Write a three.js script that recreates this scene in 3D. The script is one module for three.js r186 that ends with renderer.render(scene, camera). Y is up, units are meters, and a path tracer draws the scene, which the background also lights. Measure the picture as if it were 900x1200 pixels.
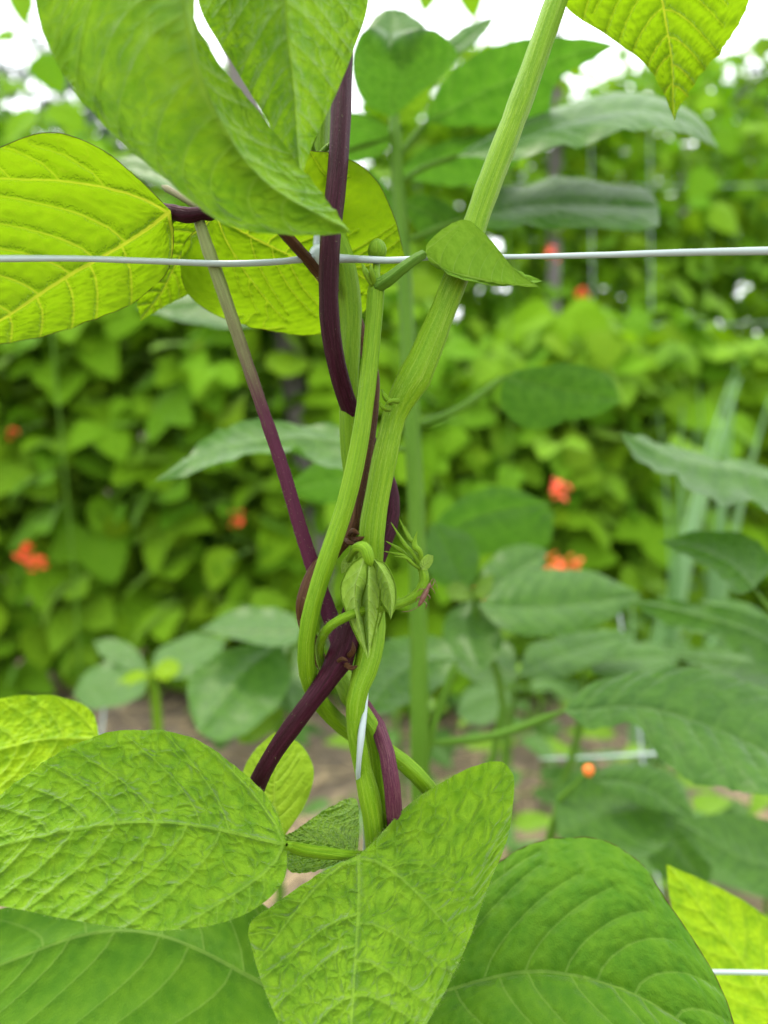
import * as THREE from 'three';
import { mergeGeometries } from 'three/addons/utils/BufferGeometryUtils.js';
import { createNoise2D, createNoise3D } from 'simplex-noise';

// ---------------------------------------------------------------- camera, sky, sun, exposure
const W = 900, H = 1200, FOV = 67.3, PITCH = -10 * Math.PI / 180, EYE = new THREE.Vector3(0, 1.05, 0);
const scene = new THREE.Scene();
const camera = new THREE.PerspectiveCamera(FOV, 0.75, 0.02, 400);
camera.position.copy(EYE); camera.rotation.set(PITCH, 0, 0); camera.updateMatrixWorld(true);
camera.focus = 0.262; camera.userData.fStop = 5.6;
const renderer = new THREE.WebGLRenderer({ antialias: true });
renderer.toneMapping = THREE.LinearToneMapping; renderer.toneMappingExposure = 3.4;
renderer.shadowMap.enabled = true;

let seed = 7;
const rnd = () => { seed = (seed + 0x6D2B79F5) | 0; let t = Math.imul(seed ^ (seed >>> 15), 1 | seed); t = (t + Math.imul(t ^ (t >>> 7), 61 | t)) ^ t; return ((t ^ (t >>> 14)) >>> 0) / 4294967296; };
const rr = (a, b) => a + (b - a) * rnd();
const n2 = createNoise2D(rnd), n3 = createNoise3D(rnd);
const clamp = (x, a = 0, b = 1) => Math.min(b, Math.max(a, x)), mix = (a, b, t) => a + (b - a) * t;
const sstep = (a, b, x) => { const t = clamp((x - a) / (b - a)); return t * t * (3 - 2 * t); };
const V = (x, y, z) => new THREE.Vector3(x, y, z);

{ // overcast sky
  const w = 512, h = 256, data = new Float32Array(w * h * 4);
  for (let j = 0; j < h; j++) for (let i = 0; i < w; i++) {
    const up = ((j + 0.5) / h - 0.5) * Math.PI, az = ((i + 0.5) / w) * 2 * Math.PI, y = Math.sin(up), c = Math.cos(up);
    const x = Math.cos(az) * c, z = Math.sin(az) * c;
    const cl = 0.6 * n3(x * 2.2, y * 4, z * 2.2) + 0.3 * n3(x * 5 + 9, y * 9, z * 5);
    const l = y > 0 ? (0.98 + 0.30 * y) * (1 + 0.07 * cl) : 0.35;
    data.set([l * 0.97, l * 0.995, l * 1.03, 1], (j * w + i) * 4);
  }
  const sky = new THREE.DataTexture(data, w, h, THREE.RGBAFormat, THREE.FloatType);
  sky.mapping = THREE.EquirectangularReflectionMapping; sky.magFilter = THREE.LinearFilter; sky.needsUpdate = true;
  scene.background = sky; scene.environment = sky;
}
const sun = new THREE.DirectionalLight(0xfff4e2, 1.5);
sun.position.set(-2.2, 8, -2.6); sun.target.position.set(0, 0.8, -0.4); sun.castShadow = true; sun.shadow.radius = 22;
sun.shadow.mapSize.set(2048, 2048);
Object.assign(sun.shadow.camera, { left: -6, right: 6, top: 6, bottom: -6, near: 0.5, far: 24 });
scene.add(sun, sun.target);

// ---------------------------------------------------------------- helpers
const F = (H / 2) / Math.tan(FOV * Math.PI / 360);
/** A place in the garden, read off the photograph: x and y there, and how many metres away it stands. */
const at = (px, py, d) => V((px - W / 2) / F * d, (H / 2 - py) / F * d, -d).applyMatrix4(camera.matrixWorld);
const taken = {};
const numbered = (n) => { const k = taken[n] = (taken[n] ?? -1) + 1; return k ? `${n}_${String(k).padStart(3, '0')}` : n; };
function thing(name, label, category, base = V(0, 0, 0), group) {
  const o = new THREE.Group(); o.name = numbered(name); o.position.copy(base); scene.add(o);
  o.userData = { label, category }; if (group) o.userData.group = group;
  return o;
}
const origin = (o) => { const p = V(0, 0, 0); for (let q = o; q && q !== scene; q = q.parent) p.add(q.position); return p; };
function part(parent, name, geo, mat, kind) {          // geometry in garden coordinates
  const o = origin(parent); geo.translate(-o.x, -o.y, -o.z);
  const m = new THREE.Mesh(geo, mat); m.name = name; m.castShadow = m.receiveShadow = true; parent.add(m);
  if (kind) m.userData.kind = kind;
  return m;
}
function structure(name, geo, mat) { const m = new THREE.Mesh(geo, mat); m.name = name; m.userData.kind = 'structure'; m.castShadow = m.receiveShadow = true; scene.add(m); return m; }

// ---------------------------------------------------------------- leaf prints: veins, cells, relief
const TW = 768, TH = 1024;
const hw = (u) => clamp(0.97 * Math.pow(Math.sin(Math.PI * Math.pow(clamp(u, 0.0005, 0.9995), 0.62)), 0.75), 0.015, 1);
function texture(data, w, h, srgb) {
  const t = new THREE.DataTexture(data, w, h, THREE.RGBAFormat); t.magFilter = THREE.LinearFilter; t.minFilter = THREE.LinearMipmapLinearFilter; t.generateMipmaps = true;
  t.wrapS = t.wrapT = w === TW ? THREE.MirroredRepeatWrapping : THREE.RepeatWrapping; if (srgb) t.colorSpace = THREE.SRGBColorSpace; t.needsUpdate = true; return t;
}
function cells(px, sd) {                                // distance between the nearest two cell seeds, in pixels
  const out = new Float32Array(TW * TH), gw = Math.ceil(TW / px) + 3, gh = Math.ceil(TH / px) + 3, pts = new Float32Array(gw * gh * 2), keep = seed; seed = sd;
  for (let j = 0; j < gh; j++) for (let i = 0; i < gw; i++) { pts[(j * gw + i) * 2] = (i - 1 + rr(0.05, 0.95)) * px; pts[(j * gw + i) * 2 + 1] = (j - 1 + rr(0.05, 0.95)) * px; }
  seed = keep;
  for (let y = 0; y < TH; y++) for (let x = 0; x < TW; x++) {
    const wx = x + px * 0.35 * n2(x / px * 0.5, y / px * 0.5), wy = y + px * 0.35 * n2(x / px * 0.5 + 40, y / px * 0.5);
    const ci = clamp(Math.floor(wx / px) + 1, 1, gw - 2), cj = clamp(Math.floor(wy / px) + 1, 1, gh - 2); let a = 1e9, b = 1e9;
    for (let j = cj - 1; j <= cj + 1; j++) for (let i = ci - 1; i <= ci + 1; i++) {
      const k = (j * gw + i) * 2, d = Math.hypot(pts[k] - wx, pts[k + 1] - wy); if (d < a) { b = a; a = d; } else if (d < b) b = d;
    }
    out[y * TW + x] = b - a;
  }
  return out;
}
function veinField(lines, reach) {                      // each line: points in leaf units (x across -0.375..0.375, y along 0..1) and a width in pixels
  const f = new Float32Array(TW * TH).fill(reach), wd = new Float32Array(TW * TH);
  for (const { pts, w } of lines) for (let k = 0; k + 1 < pts.length; k++) {
    const [ax, ay] = pts[k], [bx, by] = pts[k + 1], n = Math.max(1, Math.ceil(Math.hypot((bx - ax) * TH, (by - ay) * TH) / 1.5));
    for (let s = 0; s < n; s++) {
      const x = (mix(ax, bx, s / n) + 0.375) * TH, y = mix(ay, by, s / n) * TH, ww = w * (1 - 0.6 * (k + s / n) / pts.length), r = reach + ww;
      for (let j = Math.max(0, Math.floor(y - r)); j <= Math.min(TH - 1, y + r); j++) for (let i = Math.max(0, Math.floor(x - r)); i <= Math.min(TW - 1, x + r); i++) {
        const d = Math.max(0, Math.hypot(i - x, j - y) - ww), q = j * TW + i; if (d < f[q]) { f[q] = d; wd[q] = ww; }
      }
    }
  }
  return [f, wd];
}
function beanVeins(sd, minor = true) {
  const keep = seed; seed = sd; const L = [];
  L.push({ pts: Array.from({ length: 12 }, (_, k) => [0.006 * Math.sin(k), k / 11]), w: 4.5 });
  for (const s of [-1, 1]) {
    const basal = Array.from({ length: 10 }, (_, k) => { const t = k / 9; return [s * 0.35 * Math.pow(t, 0.85), 0.01 + 0.42 * Math.pow(t, 1.25)]; });
    L.push({ pts: basal, w: 3.2 });
    for (let k = 2; k < 8; k++) { const [x, y] = basal[k]; if (minor || k % 2) L.push({ pts: [[x, y], [x + s * 0.05, y + 0.0], [x + s * 0.12, y + 0.03], [x + s * 0.18, y + 0.08]], w: 1.5 }); }
    for (let k = 0; k < 7; k++) {
      const y0 = 0.17 + k * 0.108 + rr(-0.02, 0.02) + (s > 0 ? 0.03 : 0), len = 0.30 * (1 - 0.08 * k), bend = rr(0.13, 0.2);
      const p = Array.from({ length: 9 }, (_, q) => { const t = q / 8; return [s * len * Math.pow(t, 0.9), y0 + (0.1 + bend) * Math.pow(t, 1.35)]; });
      L.push({ pts: p, w: 2.3 });
      if (minor) for (let q = 1; q < 8; q += 1.6) { const t = q / 8, x = s * len * Math.pow(t, 0.9), y = y0 + (0.1 + bend) * Math.pow(t, 1.35), j = rr(-0.03, 0.03); L.push({ pts: [[x, y], [x + s * (0.004 + j), y + 0.035], [x - s * (0.015 - j), y + 0.07], [x - s * (0.012 - j * 1.5), y + 0.105]], w: 0.8 }); }
    }
  }
  seed = keep; return L;
}
function pinnateVeins(sd) {
  const keep = seed; seed = sd; const L = [{ pts: Array.from({ length: 12 }, (_, k) => [0.004 * Math.sin(k * 1.3), k / 11]), w: 5 }];
  for (const s of [-1, 1]) for (let k = 0; k < 9; k++) {
    const y0 = 0.06 + k * 0.093 + rr(-0.012, 0.012), len = 0.36, rise = rr(0.2, 0.26);
    L.push({ pts: Array.from({ length: 8 }, (_, q) => { const t = q / 7; return [s * len * t, y0 + rise * Math.pow(t, 1.5)]; }), w: 2 });
  }
  seed = keep; return L;
}
const LUT = new Uint8Array(8193).map((_, i) => { const v = (i / 8192) ** 2; return Math.round(255 * (v <= 0.0031308 ? v * 12.92 : 1.055 * Math.pow(v, 1 / 2.4) - 0.055)); });
const lin1 = (v) => LUT[Math.min(8192, Math.sqrt(Math.max(0, v)) * 8192) | 0], lin = (c) => c.map(lin1);
/** One leaf print: colour of blade and veins, relief of veins and of the puffs between them. */
function leafPrint({ lines, blade, blade2, vein, big, small, puff, groove, fine, veinShow, cellShow, sd, speck = 0, vary = 1 }) {
  const [v, wd] = veinField(lines.filter((l) => l.w > 1.2), 46), few = lines.filter((l) => l.w <= 1.2), v2 = few.length ? veinField(few, 30)[0] : null, c1 = cells(big, sd), c2 = cells(small, sd + 5), n = TW * TH;
  const col = new Uint8Array(n * 4), bmp = new Uint8Array(n * 4), hgt = new Float32Array(n);
  for (let q = 0; q < n; q++) {
    const x = q % TW, y = (q / TW) | 0;
    const vd = 1 - Math.exp(-v[q] / 14), vs = sstep(2.2, 0, v[q]) * clamp((wd[q] - 0.3) / 2.6), k1 = Math.pow(clamp(c1[q] / (big * 0.8)), 0.62), k2 = Math.sqrt(clamp(c2[q] / (small * 0.8)));
    const big1 = n2(x / 130, y / 130), mid = n2(x / 42 + 7, y / 42), sm = n2(x / 7, y / 7 + 30);
    let h = groove * (v2 ? 0.62 * vd + 0.38 * (1 - Math.exp(-v2[q] / 9)) : vd) + puff * k1 * (0.35 + 0.65 * vd) + fine * k2 + 0.05 * mid + 0.03 * sm;
    hgt[q] = h / (groove + puff + fine + 0.05);
    const t = clamp(0.5 + vary * (0.42 * big1 + 0.25 * mid + 0.12 * sm) + cellShow * (k1 - 0.6) + cellShow * 0.7 * (k2 - 0.6));  // puffs lighter, seams between them darker: groove shading put into the blade colour
    const s = vs * veinShow + (1 - vs) * cellShow * 0.45 * (sstep(0.35, 0, k2) * 0.6 + sstep(0.3, 0, k1)) ;
    const sp = speck && n2(x / 5 + 80, y / 5) > 1 - speck ? 0.72 : 1;
    const cs = clamp(s), b = clamp(hgt[q]) * 255;
    for (let k = 0; k < 3; k++) { col[q * 4 + k] = lin1(sp * mix(mix(blade[k], blade2[k], t), vein[k], cs)); bmp[q * 4 + k] = b; }
    col[q * 4 + 3] = bmp[q * 4 + 3] = 255;
  }
  return { map: texture(col, TW, TH, true), bump: texture(bmp, TW, TH), hgt };
}
const fold = (v) => { const q = Math.abs(v) % 2; return q > 1 ? 2 - q : q; };
const sampleH = (p, u, x) => { const i = clamp(Math.round(fold(x) * TW), 0, TW - 1), j = clamp(Math.round(fold(u) * TH), 0, TH - 1); return p.hgt[j * TW + i]; };
const PRINT = {
  quilted: leafPrint({ lines: beanVeins(3), blade: [0.090, 0.210, 0.005], blade2: [0.165, 0.310, 0.009], vein: [0.18, 0.30, 0.04], big: 50, small: 19, puff: 0.62, groove: 0.85, fine: 0.12, veinShow: 0.4, cellShow: 0.14, sd: 11 }),
  smooth: leafPrint({ lines: beanVeins(8, false), blade: [0.042, 0.130, 0.003], blade2: [0.072, 0.175, 0.005], vein: [0.15, 0.25, 0.045], big: 90, small: 13, puff: 0.12, groove: 0.25, fine: 0.05, veinShow: 0.4, cellShow: 0.06, sd: 21, speck: 0.14 }),
  under: leafPrint({ lines: beanVeins(14, false), blade: [0.13, 0.245, 0.002], blade2: [0.165, 0.285, 0.003], vein: [0.29, 0.33, 0.018], big: 40, small: 11, puff: 0.15, groove: -0.4, fine: 0.1, veinShow: 0.75, cellShow: 0.3, sd: 31, vary: 0.4 }),
  tender: leafPrint({ lines: beanVeins(19, false), blade: [0.11, 0.23, 0.014], blade2: [0.145, 0.28, 0.022], vein: [0.2, 0.33, 0.06], big: 70, small: 13, puff: 0.1, groove: 0.3, fine: 0.05, veinShow: 0.5, cellShow: 0.06, sd: 51 }),
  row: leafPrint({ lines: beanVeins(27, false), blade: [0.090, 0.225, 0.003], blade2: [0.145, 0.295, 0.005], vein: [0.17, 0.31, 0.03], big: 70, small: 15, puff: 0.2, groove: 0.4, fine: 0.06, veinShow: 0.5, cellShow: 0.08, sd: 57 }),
  broad: leafPrint({ lines: pinnateVeins(5), blade: [0.038, 0.125, 0.006], blade2: [0.066, 0.178, 0.010], vein: [0.11, 0.22, 0.03], big: 52, small: 14, puff: 0.3, groove: 0.5, fine: 0.1, veinShow: 0.5, cellShow: 0.1, sd: 41, speck: 0.1 }),
};
const leafMat = (p, o = {}) => new THREE.MeshPhysicalMaterial({ map: p.map, bumpMap: p.bump, bumpScale: 0.0006, roughness: 0.94, ior: 1.4, specularIntensity: 0.15, clearcoat: 0.05, clearcoatRoughness: 0.45, transmission: 0.45, thickness: 0, side: THREE.DoubleSide, ...o });
const MAT = {
  quilted: leafMat(PRINT.quilted, { bumpScale: 0.0024, clearcoat: 0.1 }),
  quiltedYellow: leafMat(PRINT.quilted, { bumpScale: 0.0011, color: new THREE.Color(1.4, 1.2, 0.5) }),
  smooth: leafMat(PRINT.smooth, { bumpScale: 0.0009, clearcoat: 0.1 }),
  under: leafMat(PRINT.under, { bumpScale: 0.0003, transmission: 0.62, clearcoat: 0 }),
  tender: leafMat(PRINT.tender, { bumpScale: 0.0005, transmission: 0.35 }),
  tenderYellow: leafMat(PRINT.tender, { bumpScale: 0.0008, transmission: 0.45, color: new THREE.Color(1.4, 1.2, 0.6) }),
  young: leafMat(PRINT.tender, { bumpScale: 0.0006, transmission: 0.35, color: new THREE.Color(1.75, 1.45, 2.2) }),
  broad: leafMat(PRINT.broad, { bumpScale: 0.0016, transmission: 0.55, clearcoat: 0.55, clearcoatRoughness: 0.42 }),
};

/** A leaf as a sheet spanned between its midrib and its two margins; points are [x, y, metres away]. */
function leafGeometry(spine, left, right, { print = PRINT.quilted, nu = 48, nv = 16, bulge = 0.1, relief = 0, edge = 0.02, crinkle = 3, rolled = false, coarse = 1, fan = [0, 0] } = {}) {
  const P = (a) => a.map((p) => at(...p)), S = new THREE.CatmullRomCurve3(P(spine), false, 'centripetal');
  const rim = (a) => new THREE.CatmullRomCurve3([S.getPoint(0), ...P(a), S.getPoint(1)], false, 'centripetal');
  const L = rim(left), R = rim(right), pos = [], uv = [], idx = [], side = [].concat(bulge), len = S.getLength(), ph = rnd() * 50;
  const kL = clamp(L.getLength() / len, 1, 1.7), kR = clamp(R.getLength() / len, 1, 1.7), sp = S.getSpacedPoints(nu), lp = L.getSpacedPoints(nu), rp = R.getSpacedPoints(nu);
  const dir = sp[nu].clone().sub(sp[0]).normalize(), face = V(0, 0, 0); for (let i = 1; i < nu; i++) face.add(rp[i].clone().sub(lp[i]).cross(dir));
  face.normalize(); const across = V(0, 0, 0).crossVectors(dir, face).normalize(), chord = sp[0].distanceTo(sp[nu]), tmpv = V(0, 0, 0);
  const sy = sp.map((q) => tmpv.subVectors(q, sp[0]).dot(dir)), sx = sp.map((q) => tmpv.subVectors(q, sp[0]).dot(across));
  const ribX = (y) => { let k = 0; while (k < nu - 1 && sy[k + 1] < y) k++; const f = clamp((y - sy[k]) / ((sy[k + 1] - sy[k]) || 1)); return mix(sx[k], sx[k + 1], f); };
  for (let i = 0; i <= nu; i++) {
    const u = i / nu, t = S.getTangentAt(clamp(u, 0.001, 0.999)), nrm = V(0, 0, 0).subVectors(rp[i], lp[i]).cross(t).normalize();
    if (nrm.lengthSq() < 0.5) nrm.set(0, 0, 1);
    for (let j = -nv; j <= nv; j++) {
      const s = Math.abs(j) / nv, e = j < 0 ? lp[i] : rp[i], w = e.distanceTo(sp[i]), p = sp[i].clone().lerp(e, s), b = j < 0 ? side[0] : side[1] ?? side[0];
      const wave = edge * len * s * s * (n2(u * crinkle + ph, j < 0 ? 3 : 9) + 0.5 * n2(u * crinkle * 2.7 + ph, j < 0 ? 30 : 90)) * Math.sin(Math.PI * u);
      tmpv.subVectors(p, sp[0]); const py = tmpv.dot(dir), px = tmpv.dot(across) - ribX(py);
      const x = rolled ? 0.5 + Math.sign(j) * s * w / (0.75 * len) : 0.5 + px / (0.75 * chord) * coarse, y = rolled ? u * mix(1, j < 0 ? kL : kR, s * 0.8) : (py + fan[j < 0 ? 0 : 1] * Math.abs(px)) / chord * coarse;
      p.addScaledVector(nrm, b * w * 4 * s * (1 - s) * 0.5 + wave + relief * (sampleH(print, y, x) - 0.6) * sstep(0, 0.08, u));
      pos.push(p.x, p.y, p.z); uv.push(x, y);
    }
  }
  const c = 2 * nv + 1;
  for (let i = 0; i < nu; i++) for (let j = 0; j < c - 1; j++) { const a = i * c + j; idx.push(a, a + 1, a + c, a + 1, a + c + 1, a + c); }
  const g = new THREE.BufferGeometry(); g.setAttribute('position', new THREE.Float32BufferAttribute(pos, 3)); g.setAttribute('uv', new THREE.Float32BufferAttribute(uv, 2)); g.setIndex(idx); g.computeVertexNormals();
  return g;
}
/** leaf points as [x, y] or [x, y, extra depth] on a plane of depth d0 + gx, gy metres per 100 units from (cx, cy) */
function leaf(parent, mat, [d0, gx, gy, cx, cy], spine, left, right, opt = {}, name = 'leaf') {
  const D = (a) => a.map(([x, y, e = 0]) => [x, y, d0 + gx * (x - cx) / 100 + gy * (y - cy) / 100 + e]);
  return part(parent, name, leafGeometry(D(spine), D(left), D(right), opt), mat);
}

/** A stem: points [x, y, metres away, half thickness in the photograph's units], or world Vectors with .r in metres at the end. */
function stemGeometry(pts, { seg = 6, sides = 14, ridges = 5, ridge = 0.05, knobble = 0.05, cap = true } = {}) {
  const p = pts.map((q) => (q.isVector3 ? q : at(q[0], q[1], q[2]))), rad = pts.map((q) => (q.isVector3 ? q.r : q[3] / F * q[2]));
  const c = new THREE.CatmullRomCurve3(p, false, 'centripetal'), n = (p.length - 1) * seg, pos = [], uv = [], idx = [], fr = c.computeFrenetFrames(n, false), ph = rnd() * 90;
  let along = 0, last = null;
  for (let i = 0; i <= n; i++) {
    const t = i / n, q = c.getPointAt(t), tt = c.getUtoTmapping(t) * (p.length - 1), k = Math.min(p.length - 2, Math.floor(tt)), f = tt - k, fs = f * f * (3 - 2 * f);
    let r = mix(rad[k], rad[k + 1], fs) * (1 + knobble * n2(i * 0.35, ph)); if (cap && (i === 0 || i === n)) r *= 0.35;
    if (last) along += q.distanceTo(last); last = q;
    for (let j = 0; j <= sides; j++) {
      const a = j / sides * 2 * Math.PI, rj = r * (1 + ridge * Math.cos(a * ridges + along * 30));
      const v = q.clone().addScaledVector(fr.normals[i], Math.cos(a) * rj).addScaledVector(fr.binormals[i], Math.sin(a) * rj);
      pos.push(v.x, v.y, v.z); uv.push(j / sides, along / 0.12);
    }
  }
  for (let i = 0; i < n; i++) for (let j = 0; j < sides; j++) { const a = i * (sides + 1) + j; idx.push(a, a + 1, a + sides + 1, a + 1, a + sides + 2, a + sides + 1); }
  const g = new THREE.BufferGeometry(); g.setAttribute('position', new THREE.Float32BufferAttribute(pos, 3)); g.setAttribute('uv', new THREE.Float32BufferAttribute(uv, 2)); g.setIndex(idx); g.computeVertexNormals();
  // close the seam of the normals
  const N = g.attributes.normal; for (let i = 0; i <= n; i++) { const a = i * (sides + 1), b = a + sides, x = N.getX(a) + N.getX(b), y = N.getY(a) + N.getY(b), z = N.getZ(a) + N.getZ(b), l = Math.hypot(x, y, z) || 1; N.setXYZ(a, x / l, y / l, z / l); N.setXYZ(b, x / l, y / l, z / l); }
  return g;
}
function stemPrint(a, b, streak, speckle, share, sd) {  // streaks along the stem, fine specks
  const w = 256, h = 512, col = new Uint8Array(w * h * 4), bm = new Uint8Array(w * h * 4);
  for (let y = 0; y < h; y++) for (let x = 0; x < w; x++) {
    const an = x / w * 2 * Math.PI, cx = Math.cos(an), cy = Math.sin(an), fy = y / h * 2 * Math.PI, ly = Math.cos(fy), lz = Math.sin(fy);
    const s1 = n3(cx * 3 + sd, cy * 3, ly * 0.7 + lz * 0.3), s2 = n3(cx * 9 + sd, cy * 9, ly * 2.2 + lz), s3 = n2(x / 3.2 + sd, y / 9), s4 = n2(x / 2 + sd, y / 2);
    const t = clamp(0.5 + 0.45 * s1 + 0.25 * s2), k = clamp(share * (sstep(0.35, 0.85, s3) * 0.7 + sstep(0.45, 0.9, s4) * 0.5 + sstep(0.2, 0.8, s2) * 0.6));
    const c = lin([0, 1, 2].map((i) => mix(mix(a[i], b[i], t), streak[i], k) * (1 + speckle * s4)).map((q) => clamp(q)));
    col.set([...c, 255], (y * w + x) * 4); const hh = clamp(0.5 + 0.25 * s2 + 0.2 * s3 + 0.1 * s4) * 255; bm.set([hh, hh, hh, 255], (y * w + x) * 4);
  }
  return { map: texture(col, w, h, true), bump: texture(bm, w, h) };
}
const stemMat = (p, o = {}) => new THREE.MeshPhysicalMaterial({ map: p.map, bumpMap: p.bump, bumpScale: 0.00025, roughness: 0.5, specularIntensity: 0.2, ...o });
const STEM = {
  purple: stemMat(stemPrint([0.012, 0.0025, 0.0035], [0.028, 0.004, 0.011], [0.085, 0.038, 0.038], 0.2, 0.2, 3), { specularIntensity: 0.12 }),
  petiole: stemMat(stemPrint([0.040, 0.008, 0.018], [0.068, 0.015, 0.031], [0.16, 0.09, 0.075], 0.2, 0.5, 9)),
  petioleBlend: stemMat(stemPrint([0.75, 0.75, 0.75], [1, 1, 1], [1.9, 2.2, 2.0].map((v) => v / 2), 0.2, 0.6, 9), { vertexColors: true }),
  petioleGreen: stemMat(stemPrint([0.11, 0.15, 0.035], [0.15, 0.12, 0.07], [0.21, 0.16, 0.12], 0.15, 0.5, 13)),
  brown: stemMat(stemPrint([0.030, 0.010, 0.004], [0.060, 0.028, 0.008], [0.11, 0.07, 0.03], 0.2, 0.3, 15)),
  green: stemMat(stemPrint([0.058, 0.140, 0.0015], [0.105, 0.200, 0.003], [0.16, 0.25, 0.025], 0.12, 0.45, 19)),
  lime: stemMat(stemPrint([0.066, 0.155, 0.002], [0.115, 0.215, 0.005], [0.18, 0.27, 0.04], 0.12, 0.5, 23)),
  dull: stemMat(stemPrint([0.040, 0.105, 0.005], [0.062, 0.14, 0.009], [0.10, 0.16, 0.03], 0.1, 0.3, 27)),
};
const plain = (r, g, b, o = {}) => new THREE.MeshStandardMaterial({ color: new THREE.Color(r, g, b), roughness: 0.7, ...o });
const world = (x, y, z, r) => { const v = V(x, y, z); v.r = r; return v; };
const down = (px, py, d, r, x, z) => { const p = at(px, py, d); return [world(mix(p.x, x ?? p.x, 0.4), p.y * 0.6, mix(p.z, z ?? p.z, 0.4), r), world(x ?? p.x, 0.25, z ?? p.z, r * 1.1), world(x ?? p.x, -0.03, z ?? p.z, r * 1.3)]; };

// ---------------------------------------------------------------- ground
{
  const n = 160, size = 120, g = new THREE.PlaneGeometry(2, 2, n, n); g.rotateX(-Math.PI / 2);
  const p = g.attributes.position, uv = g.attributes.uv;
  for (let i = 0; i < p.count; i++) {
    const a = p.getX(i), b = p.getZ(i), x = Math.sign(a) * (Math.abs(a) * 4 + Math.pow(Math.abs(a), 5) * (size / 2 - 4)), z = Math.sign(b) * (Math.abs(b) * 4 + Math.pow(Math.abs(b), 5) * (size / 2 - 4));
    const y = 0.025 * n2(x * 1.3, z * 1.3) + 0.015 * n2(x * 5, z * 5 + 8) + 0.008 * n2(x * 14, z * 14);
    p.setXYZ(i, x, y, z); uv.setXY(i, x / 1.5, z / 1.5);
  }
  g.computeVertexNormals();
  const w = 512, col = new Uint8Array(w * w * 4), bm = new Uint8Array(w * w * 4), P = (x, y, f, o) => n3(Math.cos(x / w * 6.2832) * f + o, Math.sin(x / w * 6.2832) * f + Math.cos(y / w * 6.2832) * f, Math.sin(y / w * 6.2832) * f);
  for (let y = 0; y < w; y++) for (let x = 0; x < w; x++) {
    const a = P(x, y, 1.6, 0), b = P(x, y, 6, 20), c = P(x, y, 22, 50), t = clamp(0.45 + 0.35 * a + 0.25 * b + 0.3 * c);
    col.set([...lin([mix(0.07, 0.23, t), mix(0.052, 0.18, t), mix(0.034, 0.115, t)]), 255], (y * w + x) * 4);
    const h = clamp(0.5 + 0.2 * a + 0.25 * b + 0.3 * c) * 255; bm.set([h, h, h, 255], (y * w + x) * 4);
  }
  structure('ground', g, new THREE.MeshStandardMaterial({ map: texture(col, w, w, true), bumpMap: texture(bm, w, w), bumpScale: 0.012, roughness: 0.95 }));
  // dry straw lying on the soil
  const sg = new THREE.CylinderGeometry(0.0016, 0.0012, 1, 5, 3); sg.rotateZ(Math.PI / 2); { const q = sg.attributes.position; for (let i = 0; i < q.count; i++) q.setY(i, q.getY(i) + 0.03 * q.getX(i) ** 2); sg.computeVertexNormals(); }
  const N = 2600, straw = new THREE.InstancedMesh(sg, plain(0.42, 0.34, 0.2, { roughness: 0.8 }), N), o = new THREE.Object3D(), c = new THREE.Color();
  for (let i = 0; i < N; i++) {
    const x = rr(-2, 2.2), z = rr(-2.9, -1.0); o.position.set(x, 0.025 * n2(x * 1.3, z * 1.3) + rr(0.005, 0.022), z); o.rotation.set(0, rr(0, 6.3), rr(-0.12, 0.12)); const l = rr(0.04, 0.16); o.scale.set(l, rr(0.7, 1.8), rr(0.7, 1.8)); o.updateMatrix(); straw.setMatrixAt(i, o.matrix);
    const k = rr(0.55, 1.15); straw.setColorAt(i, c.setRGB(k, k * 0.95, k * 0.85));
  }
  straw.name = 'straw_litter'; straw.userData = { kind: 'stuff', label: 'dry straw and stalk litter lying on the brown soil', category: 'straw' }; straw.castShadow = straw.receiveShadow = true; scene.add(straw);
}

// ---------------------------------------------------------------- leaves for the rows behind: a few shapes, shared
function smallLeaf(width, fold, curl, tw) {              // along +y from its base, face to +z, one metre long
  const nu = 8, nv = 3, pos = [], uv = [], idx = [], c = 2 * nv + 1;
  for (let i = 0; i <= nu; i++) for (let j = -nv; j <= nv; j++) {
    const u = i / nu, s = j / nv, w = 0.5 * width * hw(u) * (u === 0 || u === 1 ? 0.02 : 1), x = s * w, a = Math.abs(s) * w;
    pos.push(x, u - 0.12 * curl * u * u, fold * a - curl * u * u * 0.45 - 0.25 * a * a + tw * x * u + 0.012 * Math.sin(u * 9 + s * 4)); uv.push(0.5 + 0.5 * s * hw(u), u);
  }
  for (let i = 0; i < nu; i++) for (let j = 0; j < c - 1; j++) { const a = i * c + j; idx.push(a, a + 1, a + c, a + 1, a + c + 1, a + c); }
  const g = new THREE.BufferGeometry(); g.setAttribute('position', new THREE.Float32BufferAttribute(pos, 3)); g.setAttribute('uv', new THREE.Float32BufferAttribute(uv, 2)); g.setIndex(idx); g.computeVertexNormals(); return g;
}
const SMALL = [smallLeaf(0.78, 0.25, 0.3, 0.1), smallLeaf(0.85, 0.1, 0.5, -0.2), smallLeaf(0.72, 0.4, 0.15, 0.2), smallLeaf(0.8, -0.1, 0.4, 0.05), smallLeaf(0.75, 0.3, 0.7, -0.1)];
const LANCE = [smallLeaf(0.5, 0.25, 0.35, 0.1), smallLeaf(0.46, 0.15, 0.6, -0.15), smallLeaf(0.55, 0.3, 0.2, 0.1)];
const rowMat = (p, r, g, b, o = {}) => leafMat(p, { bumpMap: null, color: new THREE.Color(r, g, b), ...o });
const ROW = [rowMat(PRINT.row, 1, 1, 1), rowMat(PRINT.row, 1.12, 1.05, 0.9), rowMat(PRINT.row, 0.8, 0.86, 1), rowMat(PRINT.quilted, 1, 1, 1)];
const X = V(1, 0, 0), Z = V(0, 0, 1), M = new THREE.Matrix4(), tmp = V(0, 0, 0);
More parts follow.
